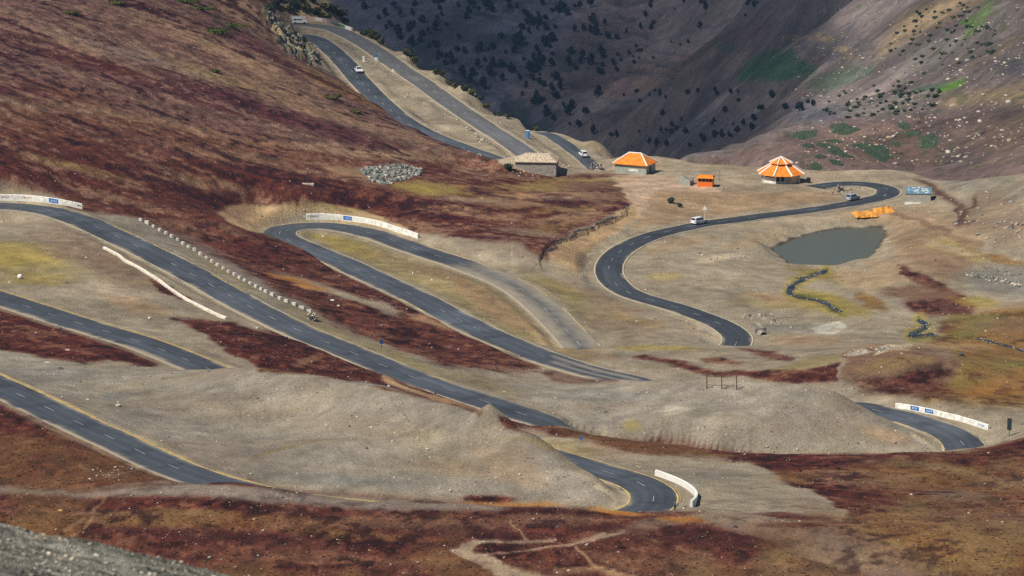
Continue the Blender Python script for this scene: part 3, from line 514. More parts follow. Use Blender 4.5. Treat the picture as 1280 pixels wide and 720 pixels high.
# the near ridge: grey grit
oc = np.clip(OUTC, 0, 1)[..., None]; ot = fbm(X2 / 3, Y2 / 5, 4, 221, .7)[..., None]; col = col * (1 - oc) + oc * np.where(ot > .12, np.array([168, 150, 112]) / 255., np.where(ot < -.2, np.array([70, 68, 60]) / 255., np.array([126, 126, 108]) / 255.))
rm = (Y2 <= 150)
rg = np.array([120, 117, 106]) / 255.
rt = fbm(X2 / .5, Y2 / .5, 4, 161, .7); rl = fbm(X2 / 3, Y2 / 3, 3, 165)
col = np.where(rm[..., None], rg * (1 + .7 * rt + .2 * rl + .5 * wn_)[..., None], col)
col = np.clip(col, .02, .95)
lin = np.where(col <= .04045, col / 12.92, ((col + .055) / 1.055) ** 2.4) * .92
lin = lin.astype(np.float32)

def grid_mesh(name, ja, jb, mat):
    nv = (jb - ja) * NA
    co = np.empty((jb - ja, NA, 3), np.float32); co[..., 0] = X2[ja:jb]; co[..., 1] = Y2[ja:jb]; co[..., 2] = Z[ja:jb]
    nq = (jb - ja - 1) * (NA - 1)
    J, I = np.meshgrid(np.arange(jb - ja - 1), np.arange(NA - 1), indexing='ij')
    b = (J * NA + I).ravel()
    f = np.stack([b, b + 1, b + NA + 1, b + NA], 1).astype(np.int32)
    me = bpy.data.meshes.new(name)
    me.vertices.add(nv); me.vertices.foreach_set('co', co.ravel())
    me.loops.add(nq * 4); me.loops.foreach_set('vertex_index', f.ravel())
    me.polygons.add(nq); me.polygons.foreach_set('loop_start', np.arange(0, nq * 4, 4, dtype=np.int32))
    me.polygons.foreach_set('use_smooth', np.ones(nq, bool))
    me.update(calc_edges=True)
    ca_ = me.color_attributes.new('soil', 'FLOAT_COLOR', 'POINT')
    rgba = np.ones((jb - ja, NA, 4), np.float32); rgba[..., :3] = lin[ja:jb]; rgba[..., 3] = np.clip(h[ja:jb], 0, 1)
    ca_.data.foreach_set('color', rgba.ravel())
    me.materials.append(mat)
    o = bpy.data.objects.new(name, me); COL.objects.link(o); return o

# ------------------------------------------------------------------ materials
def mat(name, col, rough=.8, spec=.3, metal=0, noise=0, nscale=6, bump=0, bscale=20, spread=None):
    m = bpy.data.materials.new(name); m.use_nodes = True; nt = m.node_tree; b = nt.nodes['Principled BSDF']
    b.inputs['Roughness'].default_value = rough; b.inputs['Metallic'].default_value = metal; b.inputs['Specular IOR Level'].default_value = spec
    b.inputs['Base Color'].default_value = (*col, 1)
    tc = nt.nodes.new('ShaderNodeTexCoord')
    if noise or spread:
        n = nt.nodes.new('ShaderNodeTexNoise'); n.inputs['Scale'].default_value = nscale; n.inputs['Detail'].default_value = 5
        nt.links.new(tc.outputs['Object'], n.inputs['Vector'])
        r = nt.nodes.new('ShaderNodeValToRGB'); r.color_ramp.elements[0].position = .3; r.color_ramp.elements[1].position = .7
        lo = tuple(max(0, c * (1 - noise)) for c in col); hi = tuple(min(1, c * (1 + noise)) for c in col)
        if spread: lo, hi = col, spread
        r.color_ramp.elements[0].color = (*lo, 1); r.color_ramp.elements[1].color = (*hi, 1)
        nt.links.new(n.outputs['Fac'], r.inputs['Fac']); nt.links.new(r.outputs['Color'], b.inputs['Base Color'])
    if bump:
        n = nt.nodes.new('ShaderNodeTexNoise'); n.inputs['Scale'].default_value = bscale; n.inputs['Detail'].default_value = 4
        nt.links.new(tc.outputs['Object'], n.inputs['Vector'])
        bp = nt.nodes.new('ShaderNodeBump'); bp.inputs['Strength'].default_value = bump; bp.inputs['Distance'].default_value = .1
        nt.links.new(n.outputs['Fac'], bp.inputs['Height']); nt.links.new(bp.outputs['Normal'], b.inputs['Normal'])
    return m
def ground_mat(name, s1, s2, dist, sv):
    m = bpy.data.materials.new(name); m.use_nodes = True; nt = m.node_tree; b = nt.nodes['Principled BSDF']; L = nt.links
    b.inputs['Roughness'].default_value = .95; b.inputs['Specular IOR Level'].default_value = .12
    at_ = nt.nodes.new('ShaderNodeAttribute'); at_.attribute_name = 'soil'
    tc = nt.nodes.new('ShaderNodeTexCoord')
    n1 = nt.nodes.new('ShaderNodeTexNoise'); n1.inputs['Scale'].default_value = s1; n1.inputs['Detail'].default_value = 6; n1.inputs['Roughness'].default_value = .7
    n2 = nt.nodes.new('ShaderNodeTexNoise'); n2.inputs['Scale'].default_value = s2; n2.inputs['Detail'].default_value = 6; n2.inputs['Roughness'].default_value = .65
    for n in (n1, n2): L.new(tc.outputs['Object'], n.inputs['Vector'])
    mr = nt.nodes.new('ShaderNodeMapRange'); mr.inputs['From Min'].default_value = .3; mr.inputs['From Max'].default_value = .7; mr.inputs['To Min'].default_value = .70; mr.inputs['To Max'].default_value = 1.30
    L.new(n1.outputs['Fac'], mr.inputs['Value'])
    vm = nt.nodes.new('ShaderNodeVectorMath'); vm.operation = 'SCALE'
    vo = nt.nodes.new('ShaderNodeTexVoronoi'); vo.inputs['Scale'].default_value = sv; L.new(tc.outputs['Object'], vo.inputs['Vector'])
    sx = nt.nodes.new('ShaderNodeSeparateColor'); L.new(vo.outputs['Color'], sx.inputs[0])
    def M(op, a, b_=None, c=None):
        q = nt.nodes.new('ShaderNodeMath'); q.operation = op
        for i_, x_ in enumerate((a, b_, c)):
            if x_ is None: continue
            if isinstance(x_, (int, float)): q.inputs[i_].default_value = x_
            else: L.new(x_, q.inputs[i_])
        return q.outputs[0]
    rad = M('MULTIPLY', sx.outputs[1], .30); inside = M('LESS_THAN', vo.outputs['Distance'], rad)
    pale = M('MULTIPLY', inside, M('GREATER_THAN', sx.outputs[0], .72)); dark = M('MULTIPLY', inside, M('LESS_THAN', sx.outputs[0], .26))
    fac = M('MULTIPLY', mr.outputs[0], M('SUBTRACT', M('ADD', 1.0, M('MULTIPLY', pale, .55)), M('MULTIPLY', dark, .5)))
    fac = M('ADD', 1.0, M('MULTIPLY', M('SUBTRACT', fac, 1.0), M('ADD', 1.0, M('MULTIPLY', at_.outputs['Alpha'], .55))))
    L.new(at_.outputs['Color'], vm.inputs[0]); L.new(fac, vm.inputs['Scale']); L.new(vm.outputs[0], b.inputs['Base Color'])
    ad = nt.nodes.new('ShaderNodeMath'); ad.operation = 'ADD'; L.new(n1.outputs['Fac'], ad.inputs[0]); L.new(n2.outputs['Fac'], ad.inputs[1])
    bp = nt.nodes.new('ShaderNodeBump'); bp.inputs['Strength'].default_value = 1; bp.inputs['Distance'].default_value = dist
    L.new(ad.outputs[0], bp.inputs['Height']); L.new(bp.outputs['Normal'], b.inputs['Normal'])
    return m
GM = ground_mat('stony_ground', 1.9, .45, .34, 1.15); FM = ground_mat('far_hillside', .45, .08, 1.2, .22); RM = ground_mat('grit', 14, 3, .06, 9)
ja = int(np.searchsorted(yrow, 150)) + 1; jm = int(np.searchsorted(yrow, 1300))
def tag(o, label=None, cat=None, group=None, kind=None):
    if label: o['label'] = label
    if cat: o['category'] = cat
    if group: o['group'] = group
    if kind: o['kind'] = kind
    return o
tag(grid_mesh('gravel_ridge', 0, ja, RM), 'out-of-focus grey grit ridge in the near bottom corner', None, None, 'structure')
tag(grid_mesh('ground', ja - 1, jm + 1, GM), 'stony mountain pass ground with red-brown heath and grey gravel', None, None, 'structure')
tag(grid_mesh('hills', jm, NY, FM), 'shaded far side of the valley with scrub, terraces and gullies', None, None, 'structure')

# ------------------------------------------------------------------ carriageways
def mesh_obj(name, V, F, m, parent=None, smooth=False, mi=None):
    me = bpy.data.meshes.new(name); me.from_pydata([tuple(map(float, v)) for v in V], [], F); me.update()
    for x in (m if isinstance(m, (list, tuple)) else [m]): me.materials.append(x)
    if mi: me.polygons.foreach_set('material_index', mi)
    if smooth: me.polygons.foreach_set('use_smooth', [True] * len(F))
    o = bpy.data.objects.new(name, me); COL.objects.link(o)
    if parent: o.parent = parent
    return o
def frames(c):
    t = np.gradient(c, axis=0); t[:, 2] = 0; t /= np.linalg.norm(t, axis=1)[:, None]
    return t, np.stack([-t[:, 1], t[:, 0], 0 * t[:, 0]], 1)
def asphalt():
    m = bpy.data.materials.new('asphalt'); m.use_nodes = True; nt = m.node_tree; b = nt.nodes['Principled BSDF']; L = nt.links
    b.inputs['Roughness'].default_value = .72; b.inputs['Specular IOR Level'].default_value = .45
    a = nt.nodes.new('ShaderNodeAttribute'); a.attribute_name = 'tar'
    L.new(a.outputs['Color'], b.inputs['Base Color'])
    n = nt.nodes.new('ShaderNodeTexNoise'); n.inputs['Scale'].default_value = 3; n.inputs['Detail'].default_value = 4
    tc = nt.nodes.new('ShaderNodeTexCoord'); L.new(tc.outputs['Object'], n.inputs['Vector'])
    bp = nt.nodes.new('ShaderNodeBump'); bp.inputs['Strength'].default_value = .3; bp.inputs['Distance'].default_value = .05
    L.new(n.outputs['Fac'], bp.inputs['Height']); L.new(bp.outputs['Normal'], b.inputs['Normal'])
    return m
ASPH = asphalt()
M_CREAM = mat('worn_cream_paint', (.50, .42, .28), .8, noise=.3, nscale=1.2); M_YEL = mat('yellow_road_paint', (.60, .42, .12), .7, noise=.35, nscale=.8); M_DASH = mat('white_road_paint', (.32, .34, .36), .7, noise=.45, nscale=.7)
OFF = np.array([-1.06, -1, -.93, -.82, -.66, -.5, -.3, -.1, .1, .3, .5, .66, .82, .93, 1, 1.06])
RD = {'A':'upper lane of the far paired roads climbing to the ridge','B':'lower lane of the far paired roads beside the red hill','C':'short narrow road behind the stone house','D':'dark road curling round the right-hand bend past the pond','K':'long switchback road sweeping through the middle of the pass','I':'lowest switchback road with a yellow edge line'}
for key, r in ROADS.items():
    c = r['c']; t, nr = frames(c); w = r['w']
    s = np.arange(len(c)) * 1.2
    V = []; colr = []
    fresh = {'D': .62, 'A': 1.15, 'B': 1.0, 'C': 1.0, 'K': 1.0, 'I': .95}[key]
    for k in range(len(c)):
        for o_ in OFF:
            p = c[k] + nr[k] * (w * o_); V.append((p[0], p[1], p[2] + .05 + .07 * (1 - min(1, abs(o_))) - (.45 if abs(o_) > 1 else 0)))
            
    V = np.array(V); S = np.repeat(s, len(OFF)); O = np.tile(OFF, len(c))
    n = fbm(S / 9 + 3, O * 1.3 + 5, 4, 171 + ord(key)); n2 = fbm(S / 2.2, O * 3, 3, 180 + ord(key))
    base = np.array([.050, .058, .071]) * fresh
    L_ = base[None] * (1 + .22 * n + .18 * n2)[:, None]
    wheel = np.exp(-((np.abs(np.abs(O) - .5) - .22) / .07) ** 2) * .30
    L_ = L_ * (1 + wheel)[:, None]
    n4 = vnoise(S / 1.3, O * 2, 190); side = np.sign(O)
    dust = sstep(.80, 1.0, np.abs(O) + .20 * n + .08 * n4) * .85; L_ = L_ * (1 - .22 * sstep(-.1, .2, fbm(S / 30, side * 3, 3, 195)) * (O > 0))[:, None]; patch = (vnoise(S / 5.0, np.round(O), 199) > .72) & (np.abs(O) < .95); L_ = L_ * np.where(patch, .74, 1)[:, None]; L_ = L_ * (1 + .35 * sstep(.35, .7, vnoise(S / 14.0, O * .6, 203)))[:, None]
    if key == 'K':   # sand blown over the end of the upper straight
        kk = np.array([PZ(*p) for p in [(600,339,6),(640,356,5.8),(700,405,5.3),(722,427,4.8)]])
        dd = polydist(V[:, 0], V[:, 1], kk, False)
        dust = np.maximum(dust, (1 - sstep(1, 14, dd + 0 * O)) * np.clip(.22 + .9 * np.abs(O + .05 + .25 * n) + .25 * n2, 0, .93))
        u_, v_ = proj(V[:, 0], V[:, 1], V[:, 2])
        m_ = (u_ > 690) & (u_ < 800) & (v_ > 442) & (v_ < 480)
        dust = np.where(m_, np.maximum(dust, sstep(-.1, .5, np.sin(O * 9 + S * .03)) * .6), dust)
    if key == 'A': dust = np.maximum(dust, .18)
    sand = np.array([.30, .255, .185])
    L_ = L_ * (1 - dust[:, None]) + sand * dust[:, None]
    nO = len(OFF)
    F = [(k * nO + i, k * nO + i + 1, (k + 1) * nO + i + 1, (k + 1) * nO + i) for k in range(len(c) - 1) for i in range(nO - 1)]
    ro = mesh_obj('road', V, F, ASPH, None, True); tag(ro, RD[key], None, None, 'structure')
    ca_ = ro.data.color_attributes.new('tar', 'FLOAT_COLOR', 'POINT'); ca_.data.foreach_set('color', np.c_[L_, np.ones(len(L_))].astype(np.float32).ravel())
    # painted lines
    def stripe(o0, wid, segs, m, name):
        V = []; F = []
        for (a, b) in segs:
            for k in range(a, b):
                i0 = len(V)
                for kk in (k, k + 1):
                    for d in (-wid / 2, wid / 2):
                        oo = (o0 + d) ; p = c[kk] + nr[kk] * oo; V.append((p[0], p[1], p[2] + .05 + .07 * (1 - min(1, abs(oo / w))) + .012))
                F.append((i0, i0 + 1, i0 + 3, i0 + 2))
        if V: mesh_obj(name, V, F, m, ro)
    n_ = len(c)
    def wear(seed, thr, a=0, b=None):
        b = b or n_ - 1; k = np.arange(a, b); q = vnoise(k / 9.0, k * 0 + seed, 5) > thr
        out = []; st = None
        for i, f in zip(k, q):
            if f and st is None: st = i
            if (not f) and st is not None: out.append((st, i)); st = None
        if st is not None: out.append((st, b))
        return out
    if key != 'C':
        stripe(0, .14, [(k, min(k + 3, n_ - 1)) for k in range(2, n_ - 4, 9) if random.random() < .85], M_DASH, 'centre_dashes')
        if key == 'I':
            ih = int(np.argmax(c[:, 0]))
            stripe(w - .32, .22, wear(2.5, -.93, 0, ih + 12), M_YEL, 'edge_line'); stripe(w + .12, .10, wear(3.5, -.1, 0, ih + 4), M_YEL, 'edge_line')
            stripe(-(w - .32), .26, wear(4.5, -.95, ih - 14), M_YEL, 'edge_line'); stripe(-(w + .14), .14, wear(5.5, -.4, ih + 6), M_YEL, 'edge_line')
        elif key == 'K':
            stripe(w - .25, .2, wear(2.5, -.75), M_CREAM, 'edge_line'); stripe(-(w - .3), .18, wear(6.5, .05), M_YEL, 'edge_line')
            stripe(-(w - .1), .2, wear(8.5, .1), M_CREAM, 'edge_line')
        else:
            stripe(w - .2, .28, wear(7.5, -.8), M_CREAM, 'edge_line'); stripe(-(w - .2), .28, wear(9.5, -.8), M_CREAM, 'edge_line')
# pond
pv = [(p[0], p[1], PONDZ) for p in PW]; cxy = PW.mean(0)
V = [(cxy[0] + (p[0] - cxy[0]) * 1.12, cxy[1] + (p[1] - cxy[1]) * 1.12, PONDZ) for p in pv]
M_WATER = mat('still_water', (.088, .098, .080), .4, .12, bump=.1, bscale=1.4)
tag(mesh_obj('water', V, [tuple(range(len(V)))], M_WATER), 'still grey-green pond below the bend', None, None, 'structure')

# ------------------------------------------------------------------ light, sky, camera
LX, LY, LZ = -.50, -.36, .79
n_ = math.sqrt(LX * LX + LY * LY + LZ * LZ); LX, LY, LZ = LX / n_, LY / n_, LZ / n_
w = bpy.data.worlds.new('World'); sc.world = w; w.use_nodes = True; nt = w.node_tree
sky = nt.nodes.new('ShaderNodeTexSky'); sky.sky_type = 'NISHITA'; sky.sun_disc = False
sky.sun_elevation = math.asin(LZ); sky.sun_rotation = math.atan2(LX, LY) % (2 * PI); sky.altitude = 4000; sky.air_density = 1; sky.dust_density = .6
nt.links.new(sky.outputs[0], nt.nodes['Background'].inputs['Color']); nt.nodes['Background'].inputs['Strength'].default_value = .062
sd_ = bpy.data.lights.new('sun', 'SUN'); sd_.energy = 5.0; sd_.angle = R(.5); sd_.color = (1, .94, .84)
so = bpy.data.objects.new('sun', sd_); COL.objects.link(so); so.rotation_euler = Vector((LX, LY, LZ)).to_track_quat('Z', 'Y').to_euler(); so.location = (0, 0, 600)
cd = bpy.data.cameras.new('camera'); co_ = bpy.data.objects.new('camera', cd); COL.objects.link(co_)
co_.location = (0, 0, HC); co_.rotation_euler = (PI / 2 - PITCH, 0, 0); cd.sensor_width = 36; cd.lens = FPX / 1280 * 36; cd.clip_start = 5; cd.clip_end = 12000
cd.dof.use_dof = True; cd.dof.focus_distance = 900; cd.dof.aperture_fstop = 2.8
sc.camera = co_
sc.view_settings.view_transform = 'Standard'; sc.view_settings.look = 'None'; sc.view_settings.gamma = 1; sc.view_settings.exposure = .08; sc.view_settings.use_curve_mapping = False
sc.cycles.use_denoising = False; sc.cycles.max_bounces = 4; sc.cycles.volume_bounces = 0
# ================================================================== things
class MB:
    def __init__(s): s.V = []; s.F = []
    def add(s, V, F, M=None):
        b = len(s.V)
        for v in V:
            v = Vector(v); s.V.append(tuple(M @ v) if M else tuple(v))
        s.F += [tuple(b + i for i in f) for f in F]; return s
    def box(s, x0, x1, y0, y1, z0, z1, M=None, tx=0, ty=0):     # tx, ty: how much the top draws in
        V = [(x0, y0, z0), (x1, y0, z0), (x1, y1, z0), (x0, y1, z0), (x0 + tx, y0 + ty, z1), (x1 - tx, y0 + ty, z1), (x1 - tx, y1 - ty, z1), (x0 + tx, y1 - ty, z1)]
        return s.add(V, [(3, 2, 1, 0), (4, 5, 6, 7), (0, 1, 5, 4), (1, 2, 6, 5), (2, 3, 7, 6), (3, 0, 4, 7)], M)
    def tube(s, a, b, r0, r1=None, n=8):
        r1 = r0 if r1 is None else r1
        a, b = Vector(a), Vector(b); d = (b - a).normalized(); q = d.to_track_quat('Z', 'Y').to_matrix()
        V = [a + q @ Vector((r0 * math.cos(2 * PI * k / n), r0 * math.sin(2 * PI * k / n), 0)) for k in range(n)] + [b + q @ Vector((r1 * math.cos(2 * PI * k / n), r1 * math.sin(2 * PI * k / n), 0)) for k in range(n)]
        return s.add(V, [(k, (k + 1) % n, n + (k + 1) % n, n + k) for k in range(n)] + [tuple(range(n))[::-1], tuple(range(n, 2 * n))])
    def prism(s, P, y0, y1, M=None):                              # outline in x,z pushed along y
        n = len(P); V = [(p[0], y0, p[1]) for p in P] + [(p[0], y1, p[1]) for p in P]
        return s.add(V, [tuple(range(n)), tuple(range(n, 2 * n))[::-1]] + [((k + 1) % n, k, n + k, n + (k + 1) % n) for k in range(n)], M)
    def build(s, name, m, parent=None, smooth=False, bevel=0):
        o = mesh_obj(name, s.V, s.F, m, parent, smooth)
        if bevel:
            bm = bmesh.new(); bm.from_mesh(o.data); bmesh.ops.recalc_face_normals(bm, faces=bm.faces)
            bmesh.ops.bevel(bm, geom=bm.edges[:], offset=bevel, segments=2, affect='EDGES'); bm.to_mesh(o.data); bm.free()
        return o
def empty(name, loc, rz=0, label=None, cat=None, group=None):
    o = bpy.data.objects.new(name, None); COL.objects.link(o); o.location = loc; o.rotation_euler = (0, 0, rz)
    return tag(o, label, cat, group)
def copy_tree(o, parent=None):
    c = o.copy(); COL.objects.link(c)
    if parent: c.parent = parent
    for ch in list(o.children): copy_tree(ch, c)
    return c
Z0 = Matrix.Translation((0, 0, 0))
M_STONE = mat('dry_stone', (.30, .27, .23), .95, noise=.45, nscale=1.6, bump=.6, bscale=4)
M_PALEST = mat('pale_rubble', (.50, .41, .30), .95, noise=.35, nscale=2.2, bump=.5, bscale=5)
M_ORANGE = mat('orange_sheet_roof', (.76, .22, .018), .65, noise=.28, nscale=1.1)
M_WHITE = mat('white_paint', (.80, .79, .74), .6, noise=.08, nscale=2)
M_LIME = mat('limewash', (.80, .78, .71), .85, noise=.28, nscale=1.1, bump=.2, bscale=8)
M_PLAST = mat('grey_green_plaster', (.34, .36, .30), .9, noise=.18, nscale=.9)
M_DARK = mat('dark_opening', (.012, .013, .016), .6)
M_BLUE = mat('blue_paint', (.035, .16, .48), .5, noise=.1, nscale=3)
M_RED = mat('red_lettering', (.42, .06, .04), .6)
M_BLACK = mat('black_plastic', (.015, .015, .017), .45)
M_GREEN = mat('green_panel_paint', (.06, .26, .16), .6)
M_PINK = mat('faded_pink_paint', (.55, .38, .30), .8, noise=.25, nscale=1.2)
M_STEEL = mat('weathered_steel', (.10, .085, .07), .6, metal=.4)
M_RUST = mat('rusty_iron', (.075, .045, .035), .8)
M_CARW = mat('white_car_paint', (.78, .79, .80), .25, .5); M_CARS = mat('silver_car_paint', (.42, .48, .56), .28, .5, metal=.3)
M_GLASS = mat('car_glass', (.02, .025, .03), .08, .6); M_TYRE = mat('tyre_rubber', (.02, .02, .02), .85); M_RIM = mat('alloy', (.35, .35, .36), .35, metal=.8)
M_TAIL = mat('tail_lamp', (.35, .02, .02), .3); M_HEAD = mat('head_lamp', (.75, .75, .72), .15)
M_TARP = mat('orange_tarpaulin', (.62, .27, .04), .7, noise=.4, nscale=.8, bump=.5, bscale=1.5)

# ---- vehicles
def make_car(name, label, u, v, road, paint, flip=False, suv=True, k=1.0, lane=None, shift=0):
    p = at(u, v); c = ROADS[road]['c']; i = int(np.argmin(np.hypot(c[:, 0] - p.x, c[:, 1] - p.y)))
    t, nr = frames(c); rz = math.atan2(t[i][1], t[i][0]) + (PI if flip else 0)
    root = empty(name, (p.x, p.y, c[i][2] + .11), rz, label, 'car'); root.scale = (k, k, k)
    H = 1.72 if suv else 1.45
    L2 = 2.3
    b = MB()
    prof = [(-L2, .42), (-L2 + .05, .95), (-L2 + .12, 1.05), (-1.0, 1.08), (.75, 1.04), (1.6, .98), (2.15, .84), (L2, .62), (L2 - .02, .4), (1.9, .3), (-1.95, .3)] if suv else \
           [(-L2, .40), (-L2 + .03, .9), (-1.75, .98), (-1.0, .97), (.7, .95), (1.55, .86), (2.15, .74), (L2, .58), (L2 - .02, .36), (1.9, .26), (-1.95, .26)]
    b.prism(prof, -.9, .9); body = b.build('body', paint, root, bevel=.06)
    ca = MB(); zb, zt = (1.03, H) if suv else (.93, H)
    xr0, xr1, xf0, xf1 = (-2.18, -1.95, .95, .35) if suv else (-1.75, -.95, .95, .15)
    V = [(xr0, -.85, zb), (xf0, -.85, zb), (xf0, .85, zb), (xr0, .85, zb), (xr1, -.68, zt), (xf1, -.68, zt), (xf1, .68, zt), (xr1, .68, zt)]
    ca.add(V, [(3, 2, 1, 0), (4, 5, 6, 7), (0, 1, 5, 4), (1, 2, 6, 5), (2, 3, 7, 6), (3, 0, 4, 7)]); ca.build('cabin', paint, root, bevel=.05)
    def pane(a0, a1, b0, b1, nm, off=.02):                         # quad on the cabin shell between two heights
        pass
    def lerp(a, b, t): return tuple(a[q] * (1 - t) + b[q] * t for q in range(3))
    def face_pane(A, B, C_, D, i0, i1, j0, j1, n):
        P = [lerp(lerp(A, B, x), lerp(D, C_, x), y) for x, y in ((i0, j0), (i1, j0), (i1, j1), (i0, j1))]
        nn = (Vector(P[1]) - Vector(P[0])).cross(Vector(P[3]) - Vector(P[0])).normalized() * .015
        Q = [tuple(Vector(q) + nn) for q in P] + [tuple(Vector(q) - nn) for q in P]
        MB().add(Q, [(0, 1, 2, 3), (7, 6, 5, 4), (0, 4, 5, 1), (1, 5, 6, 2), (2, 6, 7, 3), (3, 7, 4, 0)]).build(n, M_GLASS, root)
    for (A, B, C_, D) in ((V[0], V[1], V[5], V[4]), (V[2], V[3], V[7], V[6])):
        face_pane(A, B, C_, D, .06, .36, .14, .86, 'side_window'); face_pane(A, B, C_, D, .39, .66, .14, .86, 'side_window'); face_pane(A, B, C_, D, .69, .94, .14, .84, 'side_window')
    face_pane(V[1], V[2], V[6], V[5], .06, .94, .1, .92, 'windscreen'); face_pane(V[3], V[0], V[4], V[7], .08, .92, .16, .9, 'rear_window')
    for x in (-1.42, 1.42):
        for y in (-.84, .84):
            w_ = MB().tube((x, y - .11, .34), (x, y + .11, .34), .35, n=16).build('wheel', M_TYRE, root)
            s_ = 1 if y > 0 else -1
            MB().tube((x, y + s_ * .10, .34), (x, y + s_ * .125, .34), .2, n=12).build('rim', M_RIM, w_)
    for y in (-.68, .68):
        MB().box(L2 - .09, L2 + .012, y - .16, y + .16, .6, .74).build('headlight', M_HEAD, root)
        MB().box(-L2 - .012, -L2 + .08, y - .13, y + .13, .72, .98).build('tail_light', M_TAIL, root)
    MB().box(L2 - .05, L2 + .015, -.42, .42, .42, .58).build('grille', M_BLACK, root)
    MB().box(-L2 - .015, -L2 + .05, -.26, .26, .5, .62).build('number_plate', M_LIME, root)
    return root
make_car('parked_car', 'white estate car on the dark road below the round orange pavilion', 874, 281, 'D', M_CARW, flip=True, k=1.1)
make_car('parked_car', 'silver-blue people carrier on the inside of the far right hairpin', 1066, 251, 'D', M_CARS, flip=True)
make_car('parked_car', 'white car driving down the lower lane of the paired roads, seen head on', 448.5, 91, 'B', M_CARW, k=1.15, suv=False)
make_car('parked_car', 'white car on the short narrow road behind the stone house', 729, 196.5, 'C', M_CARW, k=1.05, flip=True)
make_car('parked_car', 'white car at the topmost hairpin beside the rock outcrop', 375, 30.5, 'A', M_CARW, k=1.1)

# ---- masonry parapets
def pline(px, dz=0):
    P = [at(u, v) for u, v in px]; return resample(catmull([tuple(p) for p in P], 1.0), .8)
def wall_mesh(c, th, h, name, m, parent=None, z0=-.35, side=0, off=0, bev=True):
    t, nr = frames(c); V = []; F = []
    for k in range(len(c)):
        for (o_, z) in ((-th / 2, z0), (-th / 2, h), (0, h + .06), (th / 2, h), (th / 2, z0)):
            p = c[k] + nr[k] * (o_ + off); V.append((p[0], p[1], p[2] + z))
    for k in range(len(c) - 1):
        for i in range(4): F.append((k * 5 + i, k * 5 + i + 1, k * 5 + 5 + i + 1, k * 5 + 5 + i))
    F += [(0, 1, 2, 3, 4), tuple(range((len(c) - 1) * 5, len(c) * 5))[::-1]]
    return mesh_obj(name, V, F, m, parent)
def panel(c, k0, k1, th, z0, z1, m, name, parent, sgn, prox=.02):
    t, nr = frames(c); V = []; F = []
    for k in range(k0, k1 + 1):
        for z in (z0, z1):
            for d in (-.01, prox):
                p = c[k] + nr[k] * sgn * (th / 2 + d); V.append((p[0], p[1], p[2] + z))
    n = k1 - k0
    for k in range(n):
        b = k * 4; F += [(b + 1, b + 5, b + 7, b + 3), (b + 2, b + 3, b + 7, b + 6), (b, b + 1, b + 5, b + 4)]
    F += [(0, 1, 3, 2), (n * 4, n * 4 + 1, n * 4 + 3, n * 4 + 2)]
    return mesh_obj(name, V, F, m, parent)
def squiggles(c, k0, k1, th, z0, z1, m, parent, sgn, seed, name='lettering'):
    rr = random.Random(seed); t, nr = frames(c); mb = MB(); x = k0 + .15
    while x < k1 - .3:
        k = int(x); f = x - k; p = c[k] * (1 - f) + c[min(k + 1, len(c) - 1)] * f; w_ = rr.uniform(.18, .42)
        tt, nn = t[k], nr[k] * sgn
        q = Matrix(((tt[0], nn[0], 0, p[0]), (tt[1], nn[1], 0, p[1]), (0, 0, 1, p[2]), (0, 0, 0, 1)))
        d0, d1 = th / 2 + .02, th / 2 + .04
        a = rr.uniform(0, .3) * (z1 - z0); ztop = z1 - rr.uniform(0, .35) * (z1 - z0)
        mb.box(0, .07, d0, d1, z0 + a, ztop, q)
        if rr.random() < .7: mb.box(.07, w_, d0, d1, ztop - .09, ztop, q)
        if rr.random() < .7: mb.box(.07, w_, d0, d1, z0 + a, z0 + a + .09, q)
        if rr.random() < .5: mb.box(w_ - .07, w_, d0, d1, z0 + a + .09, ztop - .09, q)
        x += (w_ + .14) / .8
    if mb.V: return mb.build(name, m, parent)
def near_k(c, u):
    uu, _ = proj(c[:, 0], c[:, 1], c[:, 2]); return int(np.argmin(np.abs(uu - u)))
def parapet(px, h, label, panels=(), m=None, th=.45, base=None, joints=0):
    c = pline(px); o = wall_mesh(c, th, h, 'parapet_wall', m or M_LIME); tag(o, label, 'wall')
    t, nr = frames(c); sgn = -1 if nr[len(c) // 2][1] > 0 else 1     # the side that faces the viewer
    for (u0, u1, z0, z1, mt, lett, lm) in panels:
        a, b = sorted((near_k(c, u0), near_k(c, u1)))
        if b - a < 1: b = a + 1
        if mt: pn = panel(c, a, b, th, z0, z1, mt, 'painted_panel', o, sgn)
        else: pn = o
        if lett: squiggles(c, a + .5, b - .3, th, z0 + (z1 - z0) * .22, z1 - (z1 - z0) * .2, lm, pn, sgn, int(u0))
    return o, c
M_WPAN = mat('fresh_white_panel', (.74, .74, .72), .6)
parapet([(-22,249.6),(0,249.6),(20,249.6),(37,250.4),(56,252.4),(75,255.4),(90,258.6),(103,261.6)], 1.25, 'long white parapet with red lettering and a blue panel round the top left bend',
        [(1,14,.3,1.05,None,1,M_RED),(26,42,.25,1.1,None,1,M_RED),(62,75,.12,1.18,M_BLUE,1,M_WPAN),(85,91,.4,.9,None,1,M_BLACK),(94,101,.35,1.0,None,1,M_BLACK)])
parapet([(383,273.4),(395,273),(407,273),(420,273.8),(432,275),(448,276.8),(464,279.4),(480,283.5),(495,288.3),(510,293.3),(523,298)], 1.2, 'white curved parapet with one pale blue panel above the middle loop',
        [(384,397,.2,1.05,M_WPAN,1,M_STEEL),(431,441,.1,1.14,M_BLUE,1,M_WPAN),(443,456,.2,1.0,M_WPAN,0,None)])
